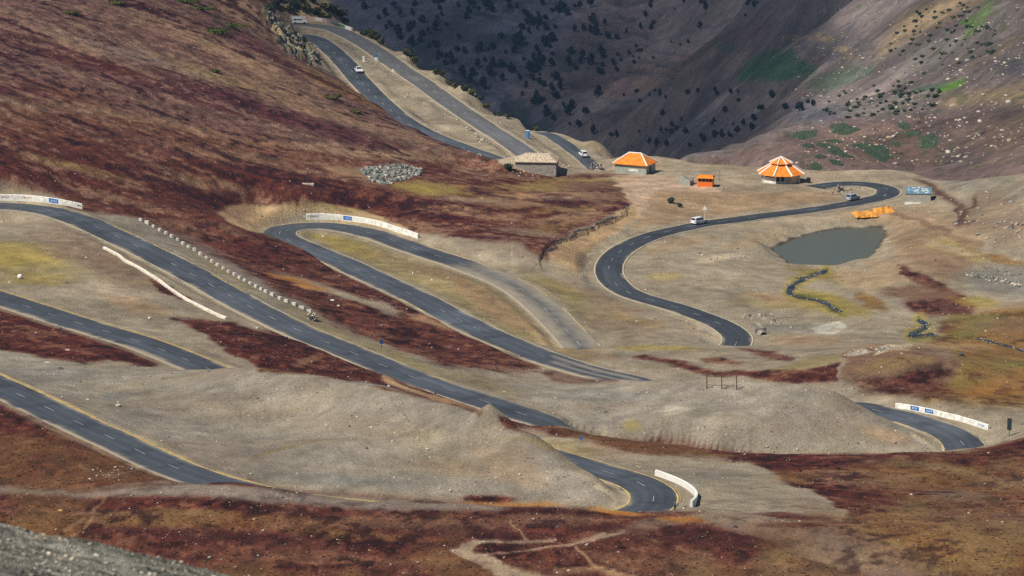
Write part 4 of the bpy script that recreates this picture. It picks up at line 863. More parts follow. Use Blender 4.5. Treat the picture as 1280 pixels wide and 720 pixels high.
parapet([(1120,509.5),(1138,511.6),(1152,514.2),(1167,517.6),(1183,521.2),(1198,525.2),(1215,530.2),(1236,537)], .95, 'white parapet with two blue panels beside the right-hand lower bend',
        [(1138,1148,.08,.92,M_BLUE,1,M_WPAN),(1156,1167,.08,.92,M_BLUE,1,M_WPAN),(1222,1234,.1,.85,M_WPAN,1,M_BLUE),(1174,1180,.3,.7,None,1,M_STEEL)])
parapet([(820,594.5),(829,597.8),(837,601),(846,604.4),(854,608.4),(861,612.6),(867,617.5),(870.5,622.5),(869.5,628),(864,634)], 1.05, 'plain white parapet curling round the lowest hairpin beside the standing person', m=M_WHITE)
o, c = parapet([(364,24.4),(382,24.6),(393,25.8),(403,27),(413,29),(425,33.8),(433,36.4),(441,39.2)], 1.15, 'faded pink and white parapet with a green panel round the topmost hairpin',
        [(364,382,.1,1.1,M_WPAN,0,None),(394,402,.1,1.05,M_WPAN,0,None),(412,423,.1,1.05,M_WPAN,1,M_RED),(424,432,.08,1.1,M_GREEN,0,None),(432.5,440,.08,1.12,M_WPAN,0,None)], m=M_PINK)
c = pline([(130,311),(138,315),(147,320),(155,326),(164,331),(176,337.5),(188,345),(199,352),(208,359),(217,365.5),(232,375),(247,383),(261,390),(272,395),(283,399.5)])
tag(wall_mesh(c, .62, .5, 'retaining_wall', mat('cream_masonry', (.74, .68, .56), .9, noise=.25, nscale=1.1, bump=.6, bscale=3), z0=-.8), 'low cream retaining wall under the edge of the left bend', 'wall')
# guard blocks: one row of whitewashed stones
BL = [(176,276),(184,280),(192,284.5),(200,289),(207.5,293),(214.6,297),(222,301),(229,305.8),(236,310),(243,314),(250.6,319),(258,323.5),(265,328.5),(272,333),(279,337),(285.6,341),(293,345),(299.5,348.6),(306,352),(313,355.6),(320,359.4),(326.5,362.8),(332.5,366),(340.6,370),(350,374.5),(358,378),(368,382),(377,386),(386.5,390)]
proto = None
for i, (u, v) in enumerate(BL):
    p = at(u, v)
    if proto is None:
        proto = MB().box(-.62, .62, -.34, .34, -.3, .62, tx=.05, ty=.05).build('guard_block', mat('whitewashed_block', (.54, .52, .47), .8, noise=.25, nscale=3), bevel=.05)
        tag(proto, 'whitewashed guard block in the long row above the left road', 'guard block', 'row of whitewashed guard blocks'); b_ = proto
    else: b_ = proto.copy(); COL.objects.link(b_)
    j = min(i + 1, len(BL) - 1); q = at(*BL[j]) if j > i else None; q0 = at(*BL[i - 1]) if i else p
    d = (q - p) if q else (p - q0); b_.location = p; b_.rotation_euler = (0, random.uniform(-.03, .03), math.atan2(d.y, d.x) + random.uniform(-.1, .1)); s_ = random.uniform(.86, 1.1); b_.scale = (s_, s_, s_ * random.uniform(.9, 1.15))

# ---- rocks
def rock_verts(seed, sub=2):
    rr = np.random.RandomState(seed)
    bm = bmesh.new(); bmesh.ops.create_icosphere(bm, subdivisions=sub, radius=1)
    v = np.array([x.co[:] for x in bm.verts]); f = [[y.index for y in x.verts] for x in bm.faces]; bm.free()
    for _ in range(7):
        n = rr.normal(size=3); n /= np.linalg.norm(n); d = rr.uniform(.45, .8); s = v @ n; v = v - np.outer(np.maximum(0, s - d), n)
    v *= 1 + .08 * rr.normal(size=(len(v), 1)); v *= rr.uniform(.75, 1.25, 3)
    return v, np.array(f)
ROCK1 = [rock_verts(k, 1) for k in range(6)]; ROCK2 = [rock_verts(50 + k, 2) for k in range(6)]
def rock_field(name, items, m, parent=None, hi=False, mi=None, smooth=False):   # items: (pos, size, squash)
    VV_, FF_, MI = [], [], []; b = 0; rr = np.random.RandomState(5); src = ROCK2 if hi else ROCK1
    for q, it in enumerate(items):
        pos, s, sq = it[:3]; v, f = src[rr.randint(6)]
        a = rr.uniform(0, 2 * PI); c_, s_ = math.cos(a), math.sin(a)
        w_ = np.stack([(v[:, 0] * c_ - v[:, 1] * s_), (v[:, 0] * s_ + v[:, 1] * c_), v[:, 2] * sq], 1) * s + np.array(pos)
        VV_.append(w_); FF_.append(f + b); b += len(v)
        if mi: MI.append(np.full(len(f), mi[q], np.int32))
    V = np.vstack(VV_).astype(np.float32); F = np.vstack(FF_).astype(np.int32)
    me = bpy.data.meshes.new(name); me.vertices.add(len(V)); me.vertices.foreach_set('co', V.ravel()); me.loops.add(F.size); me.loops.foreach_set('vertex_index', F.ravel())
    me.polygons.add(len(F)); me.polygons.foreach_set('loop_start', np.arange(0, F.size, 3, dtype=np.int32)); me.update(calc_edges=True)
    for x in (m if isinstance(m, list) else [m]): me.materials.append(x)
    if mi: me.polygons.foreach_set('material_index', np.concatenate(MI))
    o = bpy.data.objects.new(name, me); COL.objects.link(o)
    if parent: o.parent = parent
    return o
MS = [mat('pale_stone', (.50, .44, .35), .9, noise=.3, nscale=2), mat('grey_stone', (.27, .25, .22), .9, noise=.3, nscale=2), mat('buff_stone', (.36, .27, .19), .9, noise=.3, nscale=2), mat('dark_stone', (.085, .08, .085), .9, noise=.3, nscale=2), mat('green_grey_stone', (.17, .195, .165), .9, noise=.4, nscale=2)]
def near_road(p, d):
    i = int(np.clip(np.searchsorted(acol, p.x / p.y), 0, NA - 1)); j = int(np.clip(np.searchsorted(yrow, p.y), 0, NY - 1)); return DR[j, i] < d
def cover(p):
    i = int(np.clip(np.searchsorted(acol, p.x / p.y), 0, NA - 1)); j = int(np.clip(np.searchsorted(yrow, p.y), 0, NY - 1)); return float(h[j, i])
items, mi = [], []
for _ in range(15000):
    u = random.uniform(-30, 1310); v = random.uniform(0, 722); p = at(u, v)
    if p.y > 1340 or near_road(p, 4.9) or (p.y < 770 and cover(p) > .5 and random.random() < .55): continue
    cl = float(n20[int(np.clip(np.searchsorted(yrow, p.y), 0, NY - 1)), int(np.clip(np.searchsorted(acol, p.x / p.y), 0, NA - 1))])
    if random.random() > .3 + 1.3 * (cl + .2): continue
    s = .07 + .09 * random.random() + .34 * random.random() ** 9
    items.append(((p.x, p.y, p.z + s * .15), s, .6)); mi.append(random.choices([0, 1, 2, 3], [.35, .3, .2, .15] if cover(p) < .5 else [.12, .33, .32, .23])[0])
tag(rock_field('stones', items, MS, mi=mi), 'loose stones scattered over the gravel and heath', None, None, 'stuff')
ri, rm_ = [], []
for _ in range(3600):
    u = random.uniform(-20, 330); Y_ = random.uniform(62, 84); a_ = az(u, 700); s = .010 + .016 * random.random() + .07 * random.random() ** 8
    ri.append(((a_ * Y_, Y_, gz(a_ * Y_, Y_) + s * .2), s, .7)); rm_.append(random.choices([0, 1, 2, 3], [.12, .55, .13, .2])[0])
tag(rock_field('stones', ri, MS, mi=rm_), 'loose grit and stones on the near gravel ridge', None, None, 'stuff')
# the stony patch and the beds of the small streams
def poly_items(px, n, s0, s1, mats, wts, jz=.1):
    W = [at(u, v) for u, v in px]; P = [(w_.x, w_.y) for w_ in W]; xs_ = [p[0] for p in P]; ys_ = [p[1] for p in P]; it, mm = [], []
    while len(it) < n:
        x, y = random.uniform(min(xs_), max(xs_)), random.uniform(min(ys_), max(ys_))
        if inpoly(np.array([x]), np.array([y]), P)[0]:
            s = random.uniform(s0, s1) * random.choice((.5, .8, 1, 1.15)); it.append(((x, y, gz(x, y) + s * .2), s, .75)); mm.append(random.choices(mats, wts)[0])
    return it, mm
it, mm = poly_items([(450,212),(470,208),(500,206),(527,212),(527,220),(505,226),(478,231),(462,226)], 620, .3, .85, [4, 0, 3, 1], [.5, .10, .15, .25])
tag(rock_field('stones', it, MS, mi=mm), 'dense patch of grey-green stones on the heath left of the stone house', None, None, 'stuff')
def line_items(px, n, wd, s0, s1, mats, wts):
    c = pline(px); it, mm = [], []
    for _ in range(n):
        k = random.randrange(len(c)); x = c[k][0] + random.gauss(0, wd); y = c[k][1] + random.gauss(0, wd * 1.6); s = random.uniform(s0, s1) * random.choice((.5, .7, 1))
        if near_road(Vector((x, y, 0)), 4.7): continue
        it.append(((x, y, gz(x, y) + s * .2), s, .6)); mm.append(random.choices(mats, wts)[0])
    return it, mm
for s_, lb, n in ((STREAM1, 'dark wet stones along the stream below the pond', 240), (STREAM2, 'dark stones in the small gully left of the orange moor', 110), (STREAM3, 'dark stones of the brook crossing the orange moor', 150), (STREAM4, 'dark and grey rocks at the right edge below the bank', 170)):
    it, mm = line_items(s_, int(n * .8), .9, .12, .40, [3, 1, 0], [.6, .28, .12]); tag(rock_field('stones', it, MS, mi=mm), lb, None, None, 'stuff')
M_BROOK = mat('brook_water', (.016, .022, .032), .35, .25)
for s_ in (STREAM1, STREAM2, STREAM3):
    c = pline(s_); t, nr = frames(c); V = []
    for k in range(len(c)):
        wd = .5 + .3 * math.sin(k * .45) * math.sin(k * .17 + 1)
        for o_ in (-1, 0, 1):
            q = c[k] + nr[k] * o_ * wd * (1 + .3 * random.random()); V.append((q[0], q[1], gz(q[0], q[1]) + .10 - .06 * abs(o_)))
    tag(mesh_obj('water', V, [(k * 3 + i, k * 3 + i + 1, k * 3 + i + 4, k * 3 + i + 3) for k in range(len(c) - 1) for i in (0, 1)], M_BROOK), 'thin dark brook in the wet ground', None, None, 'structure')
for px, lb, n, a, b in (([(938,397),(950,394),(960,400),(975,403),(985,405)], 'loose rubble by the bend end above the grey flat', 70, .25, .65), ([(1062,444),(1080,439),(1095,441),(1110,435),(1135,434)], 'white broken rocks along the top of the brown hummock', 110, .25, .6), ([(1215,345),(1245,350),(1275,358),(1290,362)], 'grey boulders on the right edge slope', 120, .3, .8), ([(800,302.5),(770,316),(742,330),(730,348)], 'pale rubble along the ditch outside the dark bend', 60, .15, .4),
                        ([(880,318),(905,325),(925,318)], 'slab rubble inside the dark bend', 30, .25, .6), ([(1080,235.6),(1066,236.5),(1050,240),(1045,246)], 'rubble and dark rocks inside the far right hairpin', 40, .25, .8),
                        ([(545,163),(575,180),(600,195),(600,201)], 'grey rubble bank between the paired roads', 60, .3, .8), ([(560,140),(585,160),(610,180)], 'green-grey scree between the paired roads', 120, .25, .7),
                        ([(470,62),(500,84),(530,103),(560,122),(600,148),(630,160)], 'broken kerb stones along the outer edge of the upper lane', 150, .25, .7),
                        ([(150,600),(120,592),(140,590),(160,586)], 'pale stones in the lower left heath', 40, .15, .4), ([(455,70),(480,95),(500,120),(530,140)], 'pale stones on the strip between the paired roads', 50, .2, .5),
                        ([(1150,412),(1160,402),(1175,420)], 'stones round the gully', 30, .2, .5), ([(640,212),(690,214),(735,211),(760,214)], 'rubble scattered round the stone house', 130, .2, .6)):
    it, mm = line_items(px, n, 1.3, a, b, [0, 1, 2, 3, 4], [.35, .2, .2, .1, .15]); tag(rock_field('stones', it, MS, mi=mm), lb, None, None, 'stuff')
it, mm = [], []
for _ in range(1500):
    u = random.uniform(990, 1290); v = random.uniform(0, 205); p = at(u, v)
    if p.y < 1280 or float(fbm(np.array([u / 30.]), np.array([v / 16.]), 3, 421)[0]) < random.uniform(-.35, .2): continue
    s = .25 + .5 * random.random() + 1.0 * random.random() ** 6; it.append(((p.x, p.y, p.z + s * .1), s, .55)); mm.append(random.choices([0, 1, 2, 3], [.25, .3, .25, .2])[0])
tag(rock_field('stones', it, MS, mi=mm), 'rubble scattered over the sunlit slope at the upper right', None, None, 'stuff')
it, mm = [], []
lp = pline([(676,324),(683,315),(690,308),(700,302),(712,295),(722,290),(735,285),(748,279),(762,275),(772,270),(782,265)])  # dark stones added to stand for the shade under the overhang
for _ in range(80):
    k = int(random.random() * len(lp)); 
    if (k // 7) % 3 == 2: continue
    x, y = lp[k][0] + random.gauss(0, .35), lp[k][1] + random.gauss(0, .7); s = random.uniform(.15, .5); it.append(((x, y, gz(x, y) + s * .2), s, .8)); mm.append(random.choices([3, 1, 2], [.7, .15, .15])[0])
tag(rock_field('stones', it, MS, mi=mm), 'dark stones standing in for undercut shade along the eroded bank left of the bend', None, None, 'stuff')
# loose angular blocks on the bedrock shoulder
it = []; mm = []
for _ in range(70):
    t_ = random.random(); u = 338 + 60 * t_ + random.uniform(-8, 8); v = 14 + 62 * t_ + random.uniform(-7, 9); p = at(u, v)
    if p.y > 1400 or near_road(p, 5.5): continue
    s = random.uniform(.35, 1.3); it.append(((p.x, p.y, p.z), s, random.uniform(.5, .9))); mm.append(random.choice([4, 1, 1, 2, 3]))
tag(rock_field('stones', it, MS, mi=mm), 'angular blocks on the grey bedrock shoulder of the red hill', None, None, 'stuff')
it = []; mm = []
for _ in range(60):
    u = random.uniform(1195, 1280); v = 270 + random.gauss(0, 14) + (u - 1195) * .2; p = at(u, v)
    if p.y > 1200: continue
    s = random.uniform(.3, 1.0); it.append(((p.x, p.y, p.z + s * .1), s, .7)); mm.append(random.choice([3, 1, 2, 2]))
tag(rock_field('stones', it, MS, mi=mm), 'dark broken rocks on the right-hand bank', None, None, 'stuff')
def boulder(u, v, s, label, m, seed=0, sq=.75):
    vv, ff = ROCK2[seed % 6]; p = at(u, v); o = mesh_obj('boulder', vv * s * np.array([1, 1, sq]), [tuple(f) for f in ff.tolist()], m); o.location = (p.x, p.y, p.z + s * .3 * sq); tag(o, label, 'boulder'); return o
M_WST = mat('whitewashed_stone', (.80, .77, .74), .7)
bm = bmesh.new(); bmesh.ops.create_uvsphere(bm, u_segments=20, v_segments=12, radius=.58)
for v_ in bm.verts: v_.co.z *= .95
me = bpy.data.meshes.new('white_ball'); bm.to_mesh(me); bm.free(); me.polygons.foreach_set('use_smooth', [True] * len(me.polygons)); me.materials.append(M_WST)
o = bpy.data.objects.new('white_ball', me); COL.objects.link(o); p = at(25, 348.5); o.location = (p.x, p.y, p.z + .5); tag(o, 'round white ball-shaped marker on the yellow grass between the left roads', 'marker')
for a in ((187,398.6,.42,'rounded white boulder above the second left road',M_WST,1,.9),(13,353.5,.6,'grey boulder beside the round white marker',MS[0],2,.7),(404,296.5,.35,'small pale boulder inside the tip of the middle loop',M_WST,3,.9),(58,454,.6,'flat pale boulder at the top of the gravel mound',MS[0],4,.5),(84,438,.5,'pale boulder at the foot of the left red triangle',M_PALEST,5,.6),(76,462,.75,'dark boulder near the left end of the gravel mound',MS[3],0,.6),(148,508,.7,'buff boulder pile stone in the middle of the gravel mound',M_PALEST,1,.6),
          (540,350.5,.35,'pale boulder on the grass strip inside the middle loop',M_WST,2,.8),(516,342.5,.3,'smaller pale boulder on the grass strip inside the middle loop',M_WST,3,.8),(1200,444.5,.75,'dark boulder on the brown hummock beside the orange moor',MS[3],4,.9),(415,376,.5,'white boulder high on the central red bank',M_WST,5,.6),(423,383,.55,'yellowish boulder lower on the central red bank',M_PALEST,0,.5),(563,614,.35,'lone dark-footed boulder at the base of the gravel mound',MS[0],1,.9),
          (919,659.5,.55,'dark boulder on the grey path right of the lowest hairpin',MS[3],2,.6),(650,594,.35,'pale boulder high on the right flank of the mound',MS[0],3,.7),(854,634.8,.36,'black stone beside the standing person',MS[3],4,.8),(75,638.5,.4,'yellow boulder in the bottom left heath',mat('ochre_stone',(.55,.36,.08),.9),5,.6),(1106,245.5,.3,'small white stone on the far right hairpin',M_WST,0,.9),(486,483,.35,'pale boulder under the end of the red bank',M_WST,2,.7)):
    boulder(*a)

# ---- buildings
def building(name, label, u, v, rz, cat='building'):
    p = at(u, v); return empty(name, (p.x, p.y, p.z), R(rz), label, cat)
# stone house with a rubble roof
r = building('stone_house', 'flat grey dry-stone house with a tan rubble roof beside the upper road', 669.5, 217, -6)
W_, D_, H_ = 11.4, 7.5, 3.1
b = MB().box(-W_/2, W_/2, 0, D_, -.8, H_); b.build('wall', M_STONE, r)
rf = MB().add([(-W_/2-.4, -.4, H_), (W_/2+.3, -.4, H_), (W_/2+.3, D_+.3, H_), (-W_/2-.4, D_+.3, H_), (-W_/2-.4, -.4, H_+.22), (W_/2+.3, -.4, H_+.22), (W_/2+.3, D_+.3, H_+.22), (-W_/2-.4, D_+.3, H_+.22), (-W_/2+2.6, 2.6, H_+1.7), (W_/2-2.2, 2.6, H_+1.75), (W_/2-2.2, D_-2, H_+1.75), (-W_/2+2.6, D_-2, H_+1.7)],
     [(0, 1, 5, 4), (1, 2, 6, 5), (2, 3, 7, 6), (3, 0, 4, 7), (3, 2, 1, 0), (4, 5, 9, 8), (5, 6, 10, 9), (6, 7, 11, 10), (7, 4, 8, 11), (8, 9, 10, 11)]).build('roof', M_PALEST, r)
it = []; mm = []
for _ in range(220):
    x = random.uniform(-W_/2, W_/2); y = random.uniform(0, D_); zz = H_ + .2 + 1.45 * min(1, (x + W_/2 + .4) / 3, (W_/2 + .3 - x) / 2.5, (y + .4) / 3, (D_ + .3 - y) / 2.3); s = random.uniform(.12, .36)
    it.append(((x, y, zz), s, .8)); mm.append(random.choices([0, 1, 2, 3], [.3, .15, .4, .15])[0])
tag(rock_field('rubble', it, MS, rf, mi=mm), kind='stuff')
MB().box(W_/2 - .01, W_/2 + .03, 2.2, 3.3, 0, 2).build('door', M_DARK, r)
# orange hip-roofed house
def hip_roof(W_, D_, H_, rise, ov, m, parent, hips=M_WHITE):
    a = W_/2 + ov; y0, y1 = -ov, D_ + ov; hr = min(D_/2 + ov, a) * .92; yc = D_/2; xr = a - hr
    C_ = [(-a, y0, H_), (a, y0, H_), (a, y1, H_), (-a, y1, H_)]; T = [(-xr, yc, H_ + rise), (xr, yc, H_ + rise)]
    Cb = [(x, y, z - .12) for x, y, z in C_]
    ro = MB().add(C_ + T + Cb, [(0, 1, 5, 4), (1, 2, 5), (2, 3, 4, 5), (3, 0, 4), (0, 6, 7, 1), (1, 7, 8, 2), (2, 8, 9, 3), (3, 9, 6, 0), (9, 8, 7, 6)]).build('roof', m, parent)
    hb = MB()
    for p, q in ((C_[0], T[0]), (C_[1], T[1]), (C_[2], T[1]), (C_[3], T[0]), (T[0], T[1])): hb.tube((p[0], p[1], p[2] + .05), (q[0], q[1], q[2] + .05), .2, n=6)
    hb.build('ridge_capping', hips, ro); return ro
r = building('orange_roofed_house', 'long plastered house with an orange hipped roof and white ridge lines', 788, 217.6, -25)
W_, D_, H_ = 9.6, 6.6, 2.75
MB().box(-W_/2, W_/2, 0, D_, -.8, H_).build('wall', M_PLAST, r); hip_roof(W_, D_, H_ + .02, 2.7, .55, M_ORANGE, r)
MB().box(-.5, 2.3, -.03, .02, .9, 1.5).build('pale_patch', M_LIME, r)
MB().box(W_/2 - .02, W_/2 + .03, 2.4, 3.5, 0, 2.1).build('door', M_DARK, r)
# orange kiosk
r = building('orange_kiosk', 'small orange kiosk with a row of dark windows between the two big roofs', 881.5, 233.5, -12)
W_, D_ = 4.0, 2.6
MB().box(-W_/2, W_/2, 0, D_, -.6, 1.35).build('wall', mat('orange_kiosk_paint', (.78, .17, .02), .6, noise=.1), r)
MB().box(-W_/2 + .06, W_/2 - .06, .06, D_ - .06, 1.35, 2.35).build('interior', M_DARK, r)
for k in range(5):
    x = -W_/2 + .06 + k * (W_ - .12) / 4; MB().box(x - .07, x + .07, -.01, .13, 1.35, 2.4).build('window_post', M_ORANGE, r)
for x in (-W_/2, W_/2 - .1): MB().box(x, x + .1, D_ - .1, D_, 1.35, 2.4).build('window_post', M_ORANGE, r)
MB().box(-W_/2 - .16, -W_/2 - .02, -.02, .5, -.4, 2.3).build('side_post', mat('yellow_post', (.7, .5, .12), .7), r)
V = [(-W_/2 - .45, -.5, 2.4), (W_/2 + .35, -.5, 2.4), (W_/2 + .35, D_ + .3, 2.4), (-W_/2 - .45, D_ + .3, 2.4), (-W_/2 - .1, .7, 3.0), (W_/2, .7, 3.0), (W_/2, D_ - .5, 3.0), (-W_/2 - .1, D_ - .5, 3.0)]
MB().add(V, [(3, 2, 1, 0), (0, 1, 5, 4), (1, 2, 6, 5), (2, 3, 7, 6), (3, 0, 4, 7), (4, 5, 6, 7)]).build('roof', M_ORANGE, r)
# low grey ruin beside it, lines of bunting poles
r = building('ruined_hut', 'small roofless grey hut with a leaning wall left of the orange kiosk', 855, 231.5, -20)
MB().prism([(-1.6, -.5), (1.7, -.5), (1.7, 1.3), (.9, 1.6), (.1, 2.1), (-.7, 2.5), (-1.6, 2.9)], 0, .4).build('front_wall', M_PLAST, r)
MB().box(-1.6, -1.2, .4, 3, -.5, 2.2).build('side_wall', M_STONE, r); MB().box(1.3, 1.7, .4, 3, -.5, 1.1).build('side_wall', M_STONE, r); MB().box(-1.6, 1.7, 3, 3.4, -.5, 1.8).build('back_wall', M_STONE, r)
p = at(866, 229); r = empty('washing_line', p, 0, 'thin line strung between two poles behind the orange kiosk', 'line')
MB().tube((-2.2, 0, -.2), (-2.2, 0, 2.4), .05).build('pole', M_STEEL, r); MB().tube((7.5, 2, -.2), (7.5, 2, 3.2), .05).build('pole', M_STEEL, r); MB().tube((-2.2, 0, 2.3), (7.5, 2, 3.1), .03).build('rope', M_BLUE, r)
# round pavilion
r = building('round_pavilion', 'round pavilion with a two-tier orange roof striped in white', 976, 227.2, 0)
def ring(rad, z, n=8, ph=.42, dx=0): return [(rad * math.cos(2 * PI * k / n + ph), rad * math.sin(2 * PI * k / n + ph), z) for k in range(n)]
n = 8
def frustum(r0, z0, r1, z1, m, name, parent, cap=True, floor=True):
    V = ring(r0, z0) + ring(r1, z1); F = [(k, (k + 1) % n, n + (k + 1) % n, n + k) for k in range(n)]
    if cap: F.append(tuple(range(n, 2 * n)))
    if floor: F.append(tuple(range(n))[::-1])
    return MB().add(V, F).build(name, m, parent)
rf = frustum(6.75, 2.55, 2.7, 5.05, M_ORANGE, 'lower_roof', r); frustum(2.6, 5.0, 2.6, 5.45, M_DARK, 'lantern', r); cup = frustum(3.35, 5.4, .05, 7.05, M_ORANGE, 'upper_roof', r)
b = MB(); c_ = MB()
for k in range(n):
    A, B_ = ring(6.8, 2.62)[k], ring(2.75, 5.12)[k]; b.tube(A, B_, .26, .22, 6); A, B_ = ring(3.38, 5.46)[k], ring(.12, 7.1)[k]; c_.tube(A, B_, .2, .12, 6)
b.build('roof_stripes', M_WHITE, rf); c_.tube((0, 0, 6.95), (0, 0, 7.3), .12).build('roof_stripes', M_WHITE, cup)
frustum(5.3, -.9, 5.3, 1.05, M_STONE, 'parapet', r); frustum(4.2, 1.0, 4.2, 2.6, M_DARK, 'interior', r)
for k in range(n):
    x, y, _ = ring(5.35, 0)[k]; wd_ = .22 if k % 2 else .3; MB().box(x - wd_, x + wd_, y - wd_, y + wd_, -.9, 2.56).build('column', M_LIME if k % 3 else M_STONE, r)
def seg_panel(k, a0, a1, z0, z1, m, nm, rad=5.36):
    A, B_ = Vector(ring(rad, 0)[k % n]), Vector(ring(rad, 0)[(k + 1) % n]); P, Q_ = A.lerp(B_, a0), A.lerp(B_, a1); nn = Vector(((A + B_).x, (A + B_).y, 0)).normalized() * .05
    V = [P, Q_, Q_ + Vector((0, 0, 0)), P]; V = [(P.x, P.y, z0), (Q_.x, Q_.y, z0), (Q_.x, Q_.y, z1), (P.x, P.y, z1)]; V += [(x + nn.x, y + nn.y, z) for x, y, z in V]
    MB().add(V, [(0, 1, 2, 3), (7, 6, 5, 4), (0, 4, 5, 1), (1, 5, 6, 2), (2, 6, 7, 3), (3, 7, 4, 0)]).build(nm, m, r)
best = sorted(range(n), key=lambda k: (ring(1, 0)[k][1] + ring(1, 0)[(k + 1) % n][1]))
seg_panel(best[0], .05, .95, -.9, 2.5, M_PLAST, 'wall_panel')
kr = [k for k in best[:4] if ring(1, 0)[k][0] + ring(1, 0)[(k + 1) % n][0] > .5][0]
for k_ in best[1:4]:
    if k_ != kr: seg_panel(k_, .1, .9, -.9, 1.9, M_LIME, 'wall_panel', 5.38)
seg_panel(kr, .05, .85, -.9, 2.4, mat('sand_plaster', (.68, .50, .26), .85), 'wall_panel', 5.4)
seg_panel(best[0], .1, .3, 1.0, 2.3, M_DARK, 'window', 5.42); seg_panel(best[0], .4, .6, 1.0, 2.3, M_DARK, 'window', 5.42)
p = at(1010.5, 228.5); o = MB().tube((0, 0, -.2), (0, 0, 1.35), .62, .6, 16).tube((0, 0, 1.35), (0, 0, 1.5), .6, .2, 16).build('water_tank', M_BLACK); o.location = p; tag(o, 'squat black water tank right of the round pavilion', 'tank')
# shed by the far hairpin
r = building('concrete_shed', 'square grey block shed with a blue and white flat top by the far right hairpin', 1147.5, 253.6, -7)
W_, D_, H_ = 6.7, 5.2, 2.45
MB().box(-W_/2, W_/2, 0, D_, -.8, H_).build('wall', mat('grey_blockwork', (.36, .34, .29), .9, noise=.15, nscale=1.4), r)
V = [(-W_/2-.1, -.15, H_ + .02), (W_/2+.15, -.15, H_ + .02), (W_/2+.15, D_+.1, H_ + .75), (-W_/2-.1, D_+.1, H_ + .75)]; V += [(x, y, z + .14) for x, y, z in V]
rf = MB().add(V, [(3, 2, 1, 0), (4, 5, 6, 7), (0, 1, 5, 4), (1, 2, 6, 5), (2, 3, 7, 6), (3, 0, 4, 7)]).build('roof', mat('blue_grey_sheet', (.14, .24, .32), .5, noise=.3, nscale=.8), r)
b = MB()
for _ in range(16):
    x = random.uniform(-W_/2 + .4, W_/2 - .6); y = random.uniform(.3, D_ - .6); zz = H_ + .16 + .73 * y / D_; b.box(x, x + random.uniform(.3, .9), y, y + .35, zz, zz + .22)
b.build('roof_clutter', M_WHITE, rf)
MB().box(-W_/2 - .2, W_/2 + .1, -.5, -.02, -.8, .08).build('step', M_LIME, r)
# orange tarpaulins
def tarp(u, v, L_, D_, H_, seed, label, rz):
    p = at(u, v); rr = np.random.RandomState(seed); nx, ny = 22, 12; V = []
    for j in range(ny):
        for i in range(nx):
            x = (i / (nx - 1) - .5) * L_; y = (j / (ny - 1) - .5) * D_; e = min(1, 4 * min(i, nx - 1 - i) / (nx - 1), 4 * min(j, ny - 1 - j) / (ny - 1))
            z = H_ * (e ** .7) * (.72 + .45 * float(vnoise(np.array([x * .55 + seed]), np.array([y * .55]), seed)[0])) * (1 - .35 * abs(y) / D_)
            z *= .85 + .3 * abs(math.sin(x * 1.9 + seed)); V.append((x + .12 * rr.normal() * (1 - e), y + .12 * rr.normal() * (1 - e), max(z, .0) - (.3 if e == 0 else 0)))
    F = [(j * nx + i, j * nx + i + 1, (j + 1) * nx + i + 1, (j + 1) * nx + i) for j in range(ny - 1) for i in range(nx - 1)]
    F.append(tuple([i for i in range(nx)] + [j * nx + nx - 1 for j in range(1, ny)] + [(ny - 1) * nx + i for i in range(nx - 2, -1, -1)] + [j * nx for j in range(ny - 2, 0, -1)])[::-1])
    o = mesh_obj('tarpaulin', V, F, M_TARP); o.location = p; o.rotation_euler[2] = R(rz); tag(o, label, 'tarpaulin')
tarp(1105, 264, 5.8, 6.0, 1.35, 3, 'tall crumpled orange tarpaulin heap left of the concrete shed', 8)
tarp(1080, 267.5, 6.2, 6.5, .7, 8, 'low spread orange tarpaulin beside the taller orange heap', 14)
# ---- signs, posts, fence
def post_sign(name, label, u, v, H_, kind, m, s=1.0, cat='sign'):
    p = at(u, v); r = empty(name, p, 0, label, cat)
    MB().tube((0, 0, -.3), (0, 0, H_), .05 * s, n=8).build('post', M_LIME if m is M_WHITE else M_STEEL, r)
    if kind == 'tri': MB().prism([(-.62 * s, H_ - .1), (.62 * s, H_ - .1), (0, H_ + 1.0 * s)], -.09, -.05).build('sign_plate', m, r)
    if kind == 'rect': MB().box(-.45 * s, .45 * s, -.09, -.05, H_ - .5, H_ + .55 * s).build('sign_plate', m, r)
    return r
post_sign('road_sign', 'white triangular warning sign beside the road above the white estate car', 881, 272.5, 2.3, 'tri', M_WHITE, 1.15)
r = post_sign('road_sign', 'white and blue square sign between the paired far roads', 470, 79, 1.3, 'rect', M_WHITE, 1.1)
MB().prism([(-.7, 1.95), (.7, 1.95), (.45, 2.5), (0, 3.0), (-.4, 2.5)], -.1, -.05).build('blue_plate', M_BLUE, r)
post_sign('road_sign', 'small white triangular sign below the square blue one', 491, 94, 1.2, 'tri', M_WHITE, .95)
p = at(454.5, 77); r = empty('milestone', p, 0, 'upright white milestone on the verge beside the white car on the lower lane', 'milestone'); MB().box(-.42, .42, -.2, .2, -.2, 1.7, tx=.06).build('stone', M_WHITE, r, bevel=.05); MB().box(-.6, .6, -.32, .32, -.3, .14).build('plinth', M_LIME, r)
p = at(659.5, 173); r = empty('blue_booth', p, R(-12), 'narrow upright blue booth on the bank above the stone house', 'booth'); MB().box(-.45, .45, -.45, .45, -.2, 2.2).build('cabin', M_BLUE, r); MB().box(-.52, .52, -.52, .52, 2.2, 2.32).build('roof', M_WPAN, r); MB().box(-.3, .3, -.48, -.44, .05, 1.9).build('door', mat('light_blue_door', (.08, .25, .55), .5), r)
post_sign('road_sign', 'small dark blue sign on a post between the red bank and the middle road', 477, 438, 1.9, 'rect', mat('dark_blue_plate', (.03, .06, .16), .6), .9)
post_sign('road_sign', 'small blue sign on a short post above the lowest bend', 726.5, 553, 1.0, 'rect', mat('faded_blue_plate', (.08, .14, .28), .6), .7)
